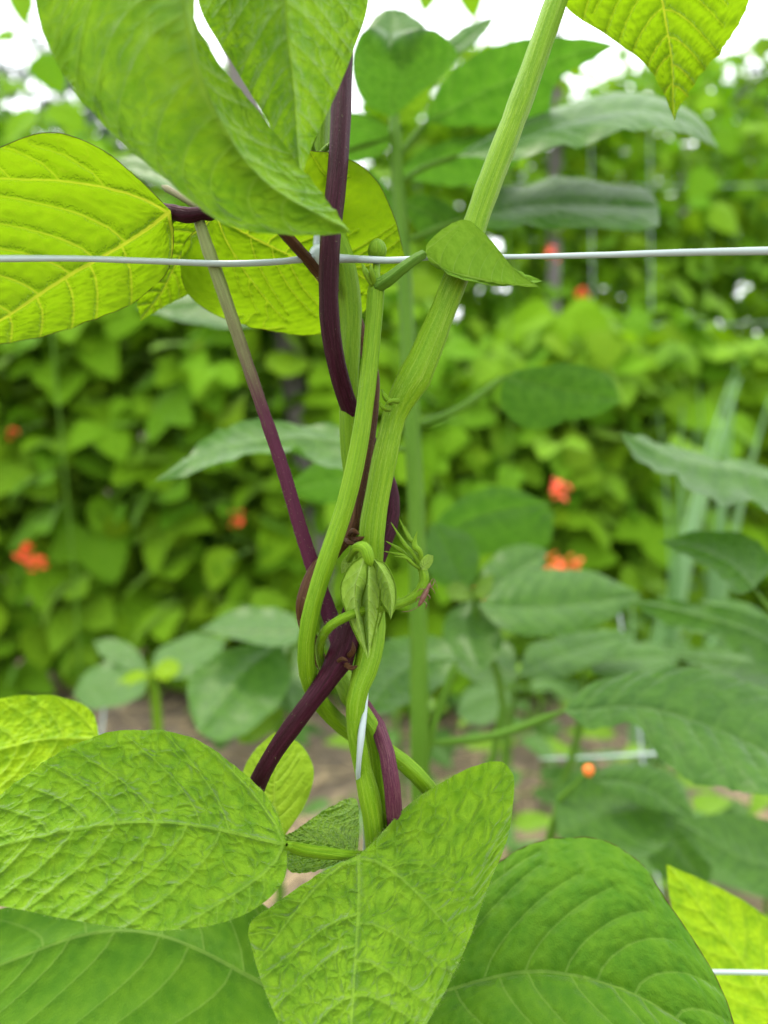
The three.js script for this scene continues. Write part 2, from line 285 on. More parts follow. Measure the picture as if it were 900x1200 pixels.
function leafMatrix(base, tip, face, size) {
  const y = tip.clone().normalize(), x = tmp.clone().crossVectors(y, face).normalize(), z = V(0, 0, 0).crossVectors(x, y);
  return new THREE.Matrix4().makeBasis(x, y, z).scale(V(size, size, size)).setPosition(base);
}
function put(parent, name, geo, mat, m) { const o = new THREE.Mesh(geo, mat); o.name = name; m.decompose(o.position, o.quaternion, o.scale); o.castShadow = o.receiveShadow = true; parent.add(o); return o; }
const petalShape = (() => { const g = new THREE.SphereGeometry(1, 10, 8, 0, Math.PI * 2, 0, Math.PI * 0.5); g.scale(1, 0.35, 0.65); const p = g.attributes.position; for (let i = 0; i < p.count; i++) p.setZ(i, p.getZ(i) * (1 - 0.25 * p.getX(i))); g.computeVertexNormals(); return g; })();
const RED = new THREE.MeshPhysicalMaterial({ color: new THREE.Color(0.85, 0.08, 0.004), roughness: 0.6, side: THREE.DoubleSide, transmission: 0.3, thickness: 0 });

const rows = [];
/** A climbing bean in a row: twining stem, petioles, leaves in threes, denser foliage inside. */
function beanPlant(label, group, x, z, height, count, size, spread, mats, inner = 120, low = 0.08) {
  const t = thing('climbing_bean_plant', label, 'bean plant', V(x, 0, z), group), sp = [], pets = [];
  const st = (y) => V(0.03 * Math.sin(y * 9 + x * 7), y, 0.03 * Math.cos(y * 9 + x * 7));
  for (let y = -0.04; y <= height + 0.01; y += height / 9) { const v = st(y); sp.push(world(v.x + x, v.y, v.z + z, mix(0.006, 0.002, y / height))); }
  part(t, 'stem', stemGeometry(sp, { seg: 3, sides: 6 }), STEM.dull);
  for (let k = 0; k < count; k++) {
    const y = low + (height - low) * Math.pow((k + rnd()) / count, 0.85), a = rr(-Math.PI * 0.62, Math.PI * 0.62) * (rnd() < 0.82 ? 1 : 1.6), out = V(Math.sin(a), 0, Math.cos(a));
    const r = spread * rr(0.55, 1.05) * (0.75 + 0.35 * Math.sin(Math.PI * clamp(y / height, 0, 1))), b = st(y).addScaledVector(out, r); b.y += rr(0, 0.06);
    const face = out.clone().multiplyScalar(rr(0.35, 1.0)).add(V(rr(-0.35, 0.35), rr(0.5, 1.2), rr(-0.3, 0.3))).normalize();
    const tip = V(rr(-0.6, 0.6), -rr(0.2, 1), 0).addScaledVector(out, rr(0.2, 0.8)); tip.addScaledVector(face, -tip.dot(face)).normalize();
    const s = size * rr(0.55, 1.35), young = rnd() < 0.15, mat = mats[Math.floor(rnd() * mats.length)];
    pets.push(stemGeometry([world(...st(y - 0.03).toArray(), 0.0016), world(...st(y).lerp(b, 0.6).add(V(0, 0.02, 0)).toArray(), 0.0013), world(...b.toArray(), 0.001)], { seg: 2, sides: 4, cap: false }));
    for (const turn of [0, 1.25, -1.25]) {
      const d = tip.clone().applyAxisAngle(face, turn), f = face.clone().add(V(rr(-0.25, 0.25), rr(-0.2, 0.2), rr(-0.25, 0.25))).normalize();
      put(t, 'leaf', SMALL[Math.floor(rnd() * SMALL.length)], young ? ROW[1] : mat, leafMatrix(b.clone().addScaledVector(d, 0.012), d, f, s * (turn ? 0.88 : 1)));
    }
  }
  const pg = mergeGeometries(pets); const pm = new THREE.Mesh(pg, STEM.dull); pm.name = 'petioles'; pm.userData.kind = 'stuff'; pm.castShadow = pm.receiveShadow = true; t.add(pm);
  if (inner) {
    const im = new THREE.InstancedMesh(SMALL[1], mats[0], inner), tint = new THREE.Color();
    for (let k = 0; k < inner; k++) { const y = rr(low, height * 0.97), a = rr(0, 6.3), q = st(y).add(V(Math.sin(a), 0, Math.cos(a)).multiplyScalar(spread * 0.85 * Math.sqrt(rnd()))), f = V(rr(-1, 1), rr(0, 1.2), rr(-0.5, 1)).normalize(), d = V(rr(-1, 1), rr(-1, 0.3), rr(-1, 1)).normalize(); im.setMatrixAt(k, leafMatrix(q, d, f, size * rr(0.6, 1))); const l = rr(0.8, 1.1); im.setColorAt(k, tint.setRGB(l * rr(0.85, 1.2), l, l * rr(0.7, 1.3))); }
    im.name = 'inner_foliage'; im.userData.kind = 'stuff'; im.castShadow = im.receiveShadow = true; t.add(im);
  }
  rows.push(t); return t;
}
// the near row across the view
const NEAR = 'climbing bean plants of the near row';
for (let k = 0; k < 12; k++) {
  const x = -1.85 + k * 0.34 + rr(-0.05, 0.05), z = -2.5 + rr(-0.07, 0.07) - (x > 0.3 ? (x - 0.3) * 0.35 : 0), h = x < -0.75 ? rr(1.6, 1.85) : x < 0.1 ? rr(1.35, 1.5) : rr(1.05, 1.25);
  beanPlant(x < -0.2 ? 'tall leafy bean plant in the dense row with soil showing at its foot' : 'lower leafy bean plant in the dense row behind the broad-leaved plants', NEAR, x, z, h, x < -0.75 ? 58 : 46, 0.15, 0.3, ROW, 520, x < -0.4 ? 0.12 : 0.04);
}
// rows further off
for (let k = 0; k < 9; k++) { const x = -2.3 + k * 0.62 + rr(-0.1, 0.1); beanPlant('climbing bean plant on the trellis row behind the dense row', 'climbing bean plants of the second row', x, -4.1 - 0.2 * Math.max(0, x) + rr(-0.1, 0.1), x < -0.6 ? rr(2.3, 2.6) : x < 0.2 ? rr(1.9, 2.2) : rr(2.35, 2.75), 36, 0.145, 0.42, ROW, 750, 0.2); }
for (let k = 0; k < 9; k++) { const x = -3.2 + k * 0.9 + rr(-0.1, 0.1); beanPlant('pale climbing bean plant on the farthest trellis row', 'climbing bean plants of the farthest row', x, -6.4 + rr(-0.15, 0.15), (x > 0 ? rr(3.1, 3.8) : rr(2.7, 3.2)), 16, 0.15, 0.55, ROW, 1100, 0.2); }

function flower(px, py, d, size) {
  const p = at(px, py, d); let best = rows[0]; for (const r of rows) if (r.position.clone().setY(0).distanceTo(p.clone().setY(0)) < best.position.clone().setY(0).distanceTo(p.clone().setY(0))) best = r;
  const f = new THREE.Group(); f.name = 'flower'; f.userData.label = 'cluster of orange-red bean flowers'; f.position.copy(p).sub(best.position); best.add(f);
  for (let k = 0; k < 8; k++) {
    const q = V(rr(-0.7, 0.7), rr(-0.9, 0.9), rr(-0.2, 0.4)).multiplyScalar(size);
    put(f, 'petal', petalShape, RED, leafMatrix(q, V(rr(-1, 1), rr(0.2, 1), rr(-0.5, 0.5)), V(rr(-0.6, 0.6), rr(-0.3, 0.5), 1), size * rr(0.25, 0.6)));
  }
  part(f, 'stalk', stemGeometry([world(p.x, p.y - size, p.z - 0.02, 0.002), world(p.x + 0.01, p.y, p.z - 0.015, 0.0017), world(p.x, p.y + size, p.z - 0.02, 0.001)], { seg: 3, sides: 5 }), STEM.dull);
}
for (const [x, y, d, s] of [[30, 650, 2.15, 0.032], [44, 662, 2.13, 0.024], [278, 606, 2.15, 0.024], [655, 580, 1.95, 0.034], [652, 658, 1.95, 0.03], [674, 661, 1.96, 0.024], [648, 300, 3.2, 0.035], [682, 346, 3.2, 0.028], [16, 510, 2.2, 0.02], [560, 694, 1.7, 0.02]]) flower(x, y, d, s);

for (const r of rows) {
  const n = r.children.filter((c) => c.name === 'flower').length; if (!n) continue;
  r.userData.label = r.userData.label.replace('bean plant', n > 1 ? 'bean plant with several orange-red flower clusters' : 'bean plant with one orange-red flower cluster').replace(' with soil showing at its foot', '').replace('behind the broad-leaved plants', '').trim();
}

// ---------------------------------------------------------------- posts, far nets, trees
const woodPrint = stemPrint([0.10, 0.095, 0.085], [0.16, 0.15, 0.135], [0.06, 0.055, 0.05], 0.15, 0.5, 44), WOOD = stemMat(woodPrint, { roughness: 0.9, bumpScale: 0.003 });
function post(label, a, b, r) {
  const t = thing('wooden_post', label, 'post', V(a.x, 0, a.z)); a.r = b.r = r; const m = world(...a.clone().lerp(b, 0.5).toArray(), r * 1.02);
  part(t, 'shaft', stemGeometry([a, m, b], { seg: 5, sides: 12, ridges: 3, ridge: 0.03 }), WOOD); return t;
}
post('weathered grey wooden post leaning beside the near bean row', (() => { const p = at(345, 470, 2.3); return V(p.x + 0.18, -0.1, p.z + 0.02); })(), at(262, -40, 2.3), 0.045);
post('slim grey wooden post standing upright in the second bean row', V(at(657, 300, 3.7).x, -0.1, at(657, 300, 3.7).z), at(655, 10, 3.75), 0.034);
post('thin grey post standing in the farthest bean row', V(at(806, 300, 5.6).x, -0.1, at(806, 300, 5.6).z), at(804, 170, 5.6), 0.03);

const PLASTIC = new THREE.MeshPhysicalMaterial({ color: new THREE.Color(0.31, 0.38, 0.36), roughness: 0.35, transmission: 0.25, thickness: 0, side: THREE.DoubleSide });
const PLASTIC_SOLID = new THREE.MeshPhysicalMaterial({ color: new THREE.Color(0.31, 0.38, 0.36), roughness: 0.3, clearcoat: 0.3 });
const strand = (pts) => stemGeometry(pts, { seg: 5, sides: 8, ridges: 2, ridge: 0.12, knobble: 0.04 });
{
  const t = thing('trellis_netting', 'fine pale netting strung along the second bean row', 'netting', at(700, 300, 3.7).setY(0));
  for (const [a, b] of [[[560, 218, 3.7], [1100, 212, 3.8]], [[600, 384, 3.7], [1100, 370, 3.8]], [[690, -40, 3.7], [696, 500, 3.7]], [[760, -40, 3.75], [764, 500, 3.75]]])
    part(t, 'strand', stemGeometry([[...a, 0.45], [mix(a[0], b[0], 0.5), mix(a[1], b[1], 0.5) + 3, (a[2] + b[2]) / 2, 0.45], [...b, 0.45]], { seg: 6, sides: 5 }), PLASTIC_SOLID);
}
function tree(label, x, z, h, cr, n, col) {
  const t = thing('broadleaf_tree', label, 'tree', V(x, 0, z));
  part(t, 'trunk', stemGeometry([world(x, -0.2, z, 0.2), world(x + 0.1, h * 0.35, z, 0.15), world(x, h * 0.8, z, 0.05)], { seg: 5, sides: 10 }), WOOD);
  for (let k = 0; k < 5; k++) { const a = rr(0, 6.3), y = h * rr(0.3, 0.55); part(t, 'limb', stemGeometry([world(x, y, z, 0.08), world(x + Math.sin(a) * cr * 0.4, y + h * 0.15, z + Math.cos(a) * cr * 0.4, 0.05), world(x + Math.sin(a) * cr * 0.8, y + h * 0.25, z + Math.cos(a) * cr * 0.8, 0.02)], { seg: 4, sides: 7 }), WOOD); }
  const lobes = Array.from({ length: 16 }, () => { const a = rr(0, 6.3), r = cr * Math.sqrt(rnd()) * 0.8; return [Math.sin(a) * r, h * rr(0.35, 0.95), Math.cos(a) * r, cr * rr(0.25, 0.5)]; });
  const m = new THREE.InstancedMesh(SMALL[2], col, n);
  for (let k = 0; k < n; k++) { const [lx, ly, lz, lr] = lobes[k % 16], v = V(rr(-1, 1), rr(-1, 1), rr(-1, 1)).normalize(), q = V(lx, ly, lz).addScaledVector(v, lr * rr(0.75, 1.05)); m.setMatrixAt(k, leafMatrix(q, V(rr(-1, 1), rr(-1, 0.4), rr(-1, 1)), v.add(V(0, 0.5, 0)), rr(0.14, 0.26))); }
  m.name = 'crown'; m.userData.kind = 'stuff'; m.castShadow = m.receiveShadow = true; t.add(m);
}
const TREE = [plain(0.045, 0.10, 0.03), plain(0.06, 0.12, 0.035), plain(0.035, 0.075, 0.035)];
tree('tall dark tree beyond the rows beside the open sky', 8.8, -17, 7.2, 2.2, 4200, TREE[2]);
tree('dark rounded tree behind the slim upright post', 4.6, -19, 7.4, 2.8, 4600, TREE[0]);
tree('mid green tree behind the tall stalk of the broad-leaved plant', 0.6, -21, 6.4, 2.8, 4200, TREE[1]);
tree('dark tree seen past the quilted leaf at the corner', -5.6, -15, 6.2, 2.6, 4600, TREE[2]);
tree('low wide tree beyond the leaning post', -2.6, -20, 5.6, 2.8, 4000, TREE[0]);

/** lone bean shoots that climb on above the rows */
function shoot(label, pts, leaves) {
  const b = at(...pts[0]), t = thing('bean_shoot', label, 'bean shoot', V(b.x, 0, b.z)), top = pts.map((q) => world(...at(...q).toArray(), 0.0022));
  part(t, 'stem', stemGeometry([world(b.x, -0.03, b.z, 0.004), world(b.x + 0.01, b.y * 0.5, b.z, 0.003), ...top], { seg: 5, sides: 7 }), STEM.dull);
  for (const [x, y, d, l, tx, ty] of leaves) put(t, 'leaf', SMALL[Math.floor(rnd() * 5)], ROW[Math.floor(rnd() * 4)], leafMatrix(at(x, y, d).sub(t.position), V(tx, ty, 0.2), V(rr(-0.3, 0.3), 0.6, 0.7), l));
}
shoot('slender bean shoot with small leaves climbing past the upper quilted leaf', [[62, 400, 1.7], [50, 200, 1.7], [40, 80, 1.7], [22, -20, 1.7], [10, -90, 1.7]], [[24, -12, 1.68, 0.08, 0.1, -1], [46, 62, 1.68, 0.1, 0.5, -0.8], [44, 130, 1.68, 0.11, -0.7, -0.6], [20, 40, 1.7, 0.07, -1, -0.3], [52, 200, 1.68, 0.12, -0.6, -0.9], [60, 120, 1.72, 0.1, 0.9, -0.6]]);
shoot('thin bean shoot rising against the sky above the tall stalk', [[598, 420, 2.1], [594, 250, 2.1], [590, 130, 2.1], [585, 20, 2.1], [570, -60, 2.1], [520, -90, 2.1]], [[545, -30, 2.08, 0.12, 0.3, -1], [502, -32, 2.08, 0.11, -0.1, -1], [588, 40, 2.1, 0.05, 0.8, -0.5], [592, 90, 2.1, 0.06, -0.9, -0.4], [594, 170, 2.1, 0.09, 0.7, -0.8]]);
shoot('feathery bean shoot standing up beside the open sky', [[828, 330, 2.6], [836, 220, 2.6], [842, 120, 2.6], [850, 60, 2.6], [846, 20, 2.6]], [[850, 70, 2.58, 0.08, 0.8, -0.4], [842, 110, 2.58, 0.1, -0.8, -0.5], [838, 150, 2.58, 0.12, 0.7, -0.7], [836, 200, 2.58, 0.13, -0.7, -0.7], [834, 240, 2.58, 0.14, 0.8, -0.7]]);

// ---------------------------------------------------------------- broad-leaved plants between the vines and the rows
const LO = { print: PRINT.broad, nu: 20, nv: 7, bulge: 0.16, relief: 0.002, edge: 0.02, crinkle: 4 };
{ // tall stalk
  const D = 0.56, b = at(492, 905, D), t = thing('tall_broadleaf_plant', 'tall broad-leaved plant with a thick upright green stalk and drooping leaves', 'plant', V(b.x, 0, b.z));
  part(t, 'stalk', stemGeometry([[461, 110, D, 6], [465, 200, D, 7.5], [474, 330, D, 8.5], [482, 480, D, 9.5], [488, 620, D, 10], [491, 760, D, 10.5], [492, 905, D, 11], world(b.x, b.y * 0.5, b.z, 0.01), world(b.x, -0.04, b.z, 0.012)], { seg: 6, sides: 12 }), STEM.dull);
  const pt = (p, r = 3.2) => part(t, 'petiole', stemGeometry(p.map(([x, y, d]) => [x, y, d ?? D, r]), { seg: 4, sides: 8 }), STEM.dull);
  leaf(t, MAT.broad, [0.55, 0, 0.07, 460, 140], [[460, 138], [457, 95], [456, 62], [457, 40, 0.03]], [[425, 118], [412, 75], [427, 33]], [[490, 112], [525, 82], [537, 62], [505, 34]], { ...LO, bulge: 0.25 });
  leaf(t, MAT.broad, [0.60, 0, -0.03, 458, 60], [[458, 74], [458, 40], [458, 8]], [[434, 58], [430, 32], [444, 14]], [[486, 58], [500, 34], [478, 14]], LO);
  pt([[467, 185], [485, 160], [500, 141]]);
  leaf(t, MAT.broad, [0.54, 0, 0.06, 600, 100], [[498, 143], [560, 112], [620, 84], [680, 62], [722, 52]], [[512, 108], [545, 72], [590, 52], [640, 45], [690, 46]], [[535, 148], [590, 147], [640, 138], [650, 100], [690, 72]], LO);
  leaf(t, MAT.broad, [0.62, 0, -0.04, 550, 40], [[520, 66], [548, 45], [582, 18]], [[522, 48], [550, 28]], [[545, 60], [570, 38]], LO);
  pt([[468, 215], [500, 195], [540, 182]]);
  leaf(t, MAT.broad, [0.53, 0, 0.0, 680, 140], [[535, 183], [600, 166], [680, 140], [760, 131], [812, 148], [842, 174]], [[590, 152, 0.05], [680, 121, 0.07], [745, 115, 0.07], [805, 132, 0.05]], [[590, 186, -0.03], [680, 166, -0.04], [750, 152, -0.04], [812, 160, -0.02]], { ...LO, edge: 0.014, nu: 28 });
  pt([[472, 285], [520, 265], [575, 248]]);
  leaf(t, MAT.broad, [0.56, 0, -0.14, 670, 240], [[565, 250], [620, 241], [700, 240], [772, 243]], [[580, 222], [640, 210], [700, 213], [755, 222]], [[575, 268], [640, 263], [700, 269], [766, 268]], { ...LO, edge: 0.025, bulge: 0.08 });
  pt([[484, 530], [450, 522], [412, 520]]);
  leaf(t, MAT.broad, [0.52, 0.01, -0.10, 300, 525], [[415, 522], [355, 513], [320, 516], [255, 526], [183, 564]], [[400, 502], [340, 494], [280, 498], [225, 528]], [[408, 546], [372, 547], [350, 530], [320, 526, -0.02], [270, 540, -0.02], [220, 556]], { ...LO, nu: 28, edge: 0.03 });
  leaf(t, MAT.broad, [0.60, 0, 0.12, 350, 560], [[460, 560], [400, 560], [330, 575]], [[440, 540], [380, 538]], [[440, 590], [380, 590]], LO);
  pt([[486, 500], [540, 478], [592, 441]], 4);
  leaf(t, MAT.broad, [0.58, 0, 0.04, 660, 460], [[590, 442], [640, 452], [690, 462], [727, 470]], [[615, 432], [670, 427], [715, 442]], [[588, 478], [625, 503], [665, 492], [705, 485]], { ...LO, edge: 0.03 });
  pt([[497, 872], [580, 862], [662, 833]], 5);
  leaf(t, MAT.broad, [0.47, 0.0, -0.06, 780, 850], [[660, 833], [740, 826], [830, 848], [920, 890], [1010, 935]], [[690, 803], [760, 783], [850, 793], [950, 835]], [[690, 852], [740, 850], [775, 884], [805, 908], [860, 924], [940, 945]], { ...LO, nu: 60, nv: 24, edge: 0.02, bulge: 0.2, relief: 0.004 });
  pt([[495, 905], [508, 850], [520, 815], [534, 776]], 5);
  leaf(t, MAT.broad, [0.6, 0, -0.08, 480, 790], [[535, 772], [500, 775], [465, 792], [425, 840]], [[518, 748], [480, 744], [440, 762]], [[525, 797], [490, 818], [455, 834]], LO);
  leaf(t, MAT.broad, [0.62, 0, -0.09, 160, 190], [[240, 215], [190, 196], [130, 188]], [[215, 190], [170, 178]], [[225, 230], [160, 205]], LO);
  leaf(t, MAT.broad, [0.62, 0, -0.09, 220, 355], [[310, 378], [240, 352], [160, 362]], [[280, 345], [210, 332]], [[280, 385], [210, 375]], LO);
  pt([[474, 330], [400, 340], [310, 378, 0.62]]); pt([[463, 160], [360, 190], [240, 215, 0.62]]);
  leaf(t, MAT.broad, [0.58, 0, 0.14, 420, 170], [[460, 165], [420, 150], [375, 160]], [[445, 140], [400, 130]], [[440, 185], [400, 190]], LO);
  leaf(t, MAT.broad, [0.60, 0, 0.14, 500, 190], [[466, 205], [530, 185], [610, 190]], [[490, 180], [550, 160]], [[500, 215], [560, 215]], LO);
  leaf(t, MAT.broad, [0.59, 0, 0.05, 520, 260], [[470, 235], [510, 255], [570, 305]], [[500, 228], [550, 262]], [[485, 265], [530, 300]], LO);
  leaf(t, MAT.broad, [0.62, 0, 0.05, 430, 240], [[466, 245], [440, 220], [398, 205]], [[450, 215], [420, 195]], [[440, 245], [410, 232]], LO);
  leaf(t, MAT.quilted, [0.57, 0, 0.08, 490, 100], [[463, 150], [480, 115], [505, 88]], [[468, 115], [485, 95]], [[490, 135], [505, 110]], LO);
}
const broad = (label, d, px, py) => { const p = at(px, py, d); return thing('broadleaf_plant', label, 'plant', V(p.x, 0, p.z)); };
const stalk = (t, pts, r = 4, m = STEM.dull) => part(t, 'stalk', stemGeometry([...pts.map(([x, y, d]) => [x, y, d, r]), ...(([x, y, d]) => down(x, y, d, r / F * d))(pts[pts.length - 1])], { seg: 5, sides: 9 }), m);
const twig = (t, pts, r = 3) => part(t, 'petiole', stemGeometry(pts.map((q) => [...q, r]), { seg: 4, sides: 8 }), STEM.dull);
{ // at the right edge
  const d = 0.6, t = broad('broad-leaved plant reaching in with wavy-edged grey-green leaves over the strap leaves', d, 950, 900);
  stalk(t, [[945, 480, d], [950, 700, d], [950, 950, d]], 9);
  leaf(t, MAT.broad, [0.58, 0.02, -0.05, 830, 550], [[728, 507], [790, 538], [850, 549], [945, 572]].reverse(), [[930, 552, 0.05], [860, 540, 0.06], [800, 525, 0.05], [760, 513, 0.03]], [[925, 600, -0.02], [860, 586, -0.03], [800, 564, -0.03], [745, 538, -0.01]], { ...LO, nu: 30, edge: 0.04, crinkle: 6 });
  twig(t, [[950, 760, d], [905, 720, 0.58], [884, 690, 0.57]]);
  leaf(t, MAT.broad, [0.57, 0, -0.09, 840, 650], [[884, 690], [855, 662], [815, 643], [772, 634]], [[905, 655], [875, 628], [820, 624]], [[865, 695], [835, 668], [800, 650]], { ...LO, edge: 0.03 });
  leaf(t, MAT.broad, [0.62, 0, -0.06, 820, 730], [[950, 790], [880, 742], [810, 720], [735, 703]], [[920, 740], [870, 718], [800, 704]], [[920, 800], [850, 755], [790, 735]], { ...LO, edge: 0.035 });
  leaf(t, MAT.broad, [0.7, 0, -0.12, 860, 720], [[945, 770], [890, 735], [820, 702]], [[920, 735], [870, 705]], [[910, 765], [850, 728]], LO);
  leaf(t, MAT.broad, [0.72, 0, -0.14, 870, 775], [[960, 810], [900, 780], [790, 768]], [[930, 772], [850, 756]], [[920, 812], [840, 790]], LO);
  leaf(t, MAT.broad, [0.6, 0, -0.06, 860, 1000], [[955, 1020], [880, 1010], [790, 960]], [[930, 975], [860, 955]], [[920, 1050], [840, 1020]], LO);
}
{ // low whorl
  const d = 0.74, t = broad('low broad-leaved plant whose pointed leaves spread round its pale growing tip', d, 575, 1000);
  stalk(t, [[553, 690, d], [565, 740, d], [590, 820, d], [575, 900, d]], 5);
  leaf(t, MAT.broad, [0.74, 0, 0.0, 530, 650], [[548, 695], [528, 655], [506, 612]], [[508, 680], [496, 645]], [[560, 672], [556, 632]], LO);
  leaf(t, MAT.broad, [0.72, 0, -0.09, 650, 700], [[560, 708], [620, 712], [690, 706], [752, 697]], [[590, 682], [640, 667], [705, 674]], [[590, 738], [650, 745], [715, 726]], { ...LO, nu: 28 });
  leaf(t, MAT.broad, [0.76, 0, -0.09, 600, 665], [[560, 697], [600, 672], [642, 645]], [[570, 660], [605, 637]], [[590, 695], [630, 678]], LO);
  leaf(t, MAT.broad, [0.72, 0, -0.09, 560, 740], [[552, 703], [548, 740], [562, 788]], [[525, 720], [522, 755]], [[580, 725], [588, 760]], LO);
  leaf(t, MAT.quilted, [0.73, 0, -0.09, 545, 690], [[553, 702], [538, 690], [522, 694]], [[545, 684], [530, 682]], [[545, 704], [532, 703]], LO);
  leaf(t, MAT.quilted, [0.73, 0, -0.05, 560, 690], [[553, 702], [566, 688], [578, 672]], [[556, 690], [565, 676]], [[568, 700], [578, 686]], LO);
  leaf(t, MAT.broad, [0.8, 0, 0.03, 610, 590], [[500, 645], [560, 605], [645, 590]], [[520, 600], [580, 570]], [[540, 640], [610, 632]], LO);
  leaf(t, MAT.broad, [0.86, 0, 0.03, 600, 640], [[520, 660], [580, 615], [650, 600]], [[560, 610], [610, 585]], [[570, 650], [640, 640]], LO);
}
{
  const d = 0.82, t = broad('low broad-leaved plant with flat pale leaves beside the netting cross', d, 690, 1000);
  stalk(t, [[606, 800, d], [596, 850, d], [585, 950, d]], 4); stalk(t, [[684, 780, d], [680, 850, d], [650, 960, d]], 4.5);
  leaf(t, MAT.broad, [0.8, 0, -0.14, 590, 770], [[608, 795], [570, 770], [528, 772]], [[595, 755], [550, 748]], [[590, 802], [550, 795]], LO);
  leaf(t, MAT.broad, [0.82, 0, -0.14, 660, 760], [[606, 792], [665, 765], [745, 742]], [[625, 755], [690, 738]], [[640, 795], [705, 775]], LO);
  leaf(t, MAT.broad, [0.85, 0, -0.15, 720, 775], [[686, 780], [730, 772], [800, 768]], [[700, 758], [755, 752]], [[705, 795], [760, 795]], LO);
  leaf(t, MAT.quilted, [0.82, 0, -0.1, 680, 775], [[684, 785], [692, 768], [700, 748]], [[676, 772], [685, 755]], [[698, 778], [705, 762]], LO);
  leaf(t, MAT.broad, [0.9, 0, -0.15, 580, 830], [[600, 820], [570, 815], [535, 835]], [[585, 800], [550, 805]], [[590, 840], [555, 850]], LO);
}
{ // left whorl
  const d = 1.0, t = broad('small pale-green plant on bare soil beside the quilted foreground leaves', d, 184, 860);
  stalk(t, [[176, 782, d], [182, 820, d], [186, 870, d]], 6, STEM.green);
  leaf(t, MAT.broad, [0.98, 0, -0.2, 140, 795], [[174, 785], [130, 795], [85, 815]], [[150, 768], [105, 785]], [[160, 820], [110, 832]], LO);
  leaf(t, MAT.broad, [1.05, 0, -0.2, 220, 770], [[178, 786], [215, 768], [265, 748]], [[185, 762], [225, 744]], [[205, 796], [250, 780]], LO);
  leaf(t, MAT.broad, [1.02, 0, -0.2, 140, 775], [[172, 784], [140, 765], [110, 752]], [[160, 762], [130, 748]], [[150, 785], [120, 770]], LO);
  leaf(t, MAT.quiltedYellow, [0.98, 0, -0.1, 165, 795], [[174, 790], [155, 800], [135, 815]], [[160, 785], [140, 798]], [[170, 810], [150, 818]], LO);
  leaf(t, MAT.quiltedYellow, [0.98, 0, -0.1, 190, 790], [[178, 790], [195, 782], [212, 778]], [[185, 778], [200, 772]], [[192, 798], [208, 790]], LO);
}
{
  const d = 0.78, t = broad('broad-leaved plant with large pale leaves behind the purple vine', d, 320, 960);
  stalk(t, [[345, 742, d], [330, 820, d], [325, 900, d]], 6);
  leaf(t, MAT.broad, [0.76, 0, -0.16, 295, 735], [[356, 738], [300, 736], [233, 738]], [[335, 716], [275, 715]], [[340, 756], [280, 750]], LO);
  leaf(t, MAT.broad, [0.74, 0, -0.1, 255, 800], [[330, 752], [280, 795], [232, 858]], [[285, 755], [225, 790], [222, 830]], [[340, 800], [300, 850], [255, 868]], { ...LO, nu: 26 });
  leaf(t, MAT.broad, [0.8, 0, -0.1, 320, 780], [[340, 750], [330, 790], [345, 840]], [[305, 770], [310, 810]], [[360, 775], [368, 815]], LO);
  leaf(t, MAT.quilted, [0.76, 0, -0.1, 300, 840], [[330, 800], [300, 835], [280, 870]], [[300, 805], [275, 840]], [[330, 840], [300, 870]], LO);
}
{ // cupped grey leaf low at the right
  const d = 0.62, t = broad('broad-leaved plant with one cupped grey leaf under the netting cross', d, 640, 1100);
  stalk(t, [[690, 905, d], [660, 930, d], [640, 1000, d]], 4);
  leaf(t, MAT.broad, [0.6, 0, -0.07, 720, 960], [[652, 975], [715, 955], [796, 935]], [[655, 920], [700, 903], [760, 912]], [[670, 1000], [730, 1010], [785, 985]], { ...LO, bulge: -0.3 });
  leaf(t, MAT.broad, [0.6, 0, -0.06, 760, 930], [[690, 912], [750, 920], [815, 960]], [[720, 895], [790, 910]], [[730, 935], [790, 955]], LO);
  leaf(t, MAT.broad, [0.66, 0, -0.04, 800, 980], [[740, 940], [790, 985], [830, 1040]], [[790, 940], [835, 990]], [[750, 990], [790, 1040]], LO);
  const bud = new THREE.SphereGeometry(0.0042, 14, 10); { const q = bud.attributes.position; for (let i = 0; i < q.count; i++) { const k = 1 + 0.12 * Math.sin(q.getX(i) * 1500) + 0.1 * q.getY(i) / 0.0055; q.setXYZ(i, q.getX(i) * k, q.getY(i) * 1.15, q.getZ(i) * k); } bud.computeVertexNormals(); }
  const p = at(690, 903, d - 0.01); bud.translate(p.x, p.y, p.z); part(t, 'flower_bud', bud, plain(0.75, 0.16, 0.02)).userData.label = 'small orange bud';
}
/** more such plants on the soil, grown from a rule */
function grown(label, x, z, h, n, size, mats) {
  const t = thing('broadleaf_plant', label, 'plant', V(x, 0, z), 'young broad-leaved plants on the straw-strewn soil'), lean = V(rr(-0.05, 0.05), 0, rr(-0.05, 0.05));
  part(t, 'stalk', stemGeometry([world(x, -0.03, z, 0.006), world(x + lean.x * 0.5, h * 0.5, z + lean.z * 0.5, 0.005), world(x + lean.x, h, z + lean.z, 0.003)], { seg: 4, sides: 7 }), STEM.dull);
  for (let k = 0; k < n; k++) {
    const f = (k + 0.5) / n, y = h * mix(0.25, 1, f), a = k * 2.4 + rr(-0.4, 0.4), out = V(Math.sin(a), rr(-0.15, 0.35), Math.cos(a)), b = V(lean.x * y / h, y, lean.z * y / h), l = size * mix(1.1, 0.6, f), e = b.clone().addScaledVector(out, l * 0.5);
    part(t, 'petiole', stemGeometry([b, b.clone().lerp(e, 0.5).add(V(0, 0.01, 0)), e].map((q) => world(q.x + x, q.y, q.z + z, 0.002)), { seg: 2, sides: 5 }), STEM.dull);
    put(t, 'leaf', LANCE[k % 3], mats[k % mats.length], leafMatrix(e, out.clone().add(V(0, -0.15, 0)), V(out.x * -0.1, 1, out.z * -0.1 + 0.25), l));
  }
}
const GM = [MAT.broad, MAT.broad, MAT.quilted, MAT.broad];
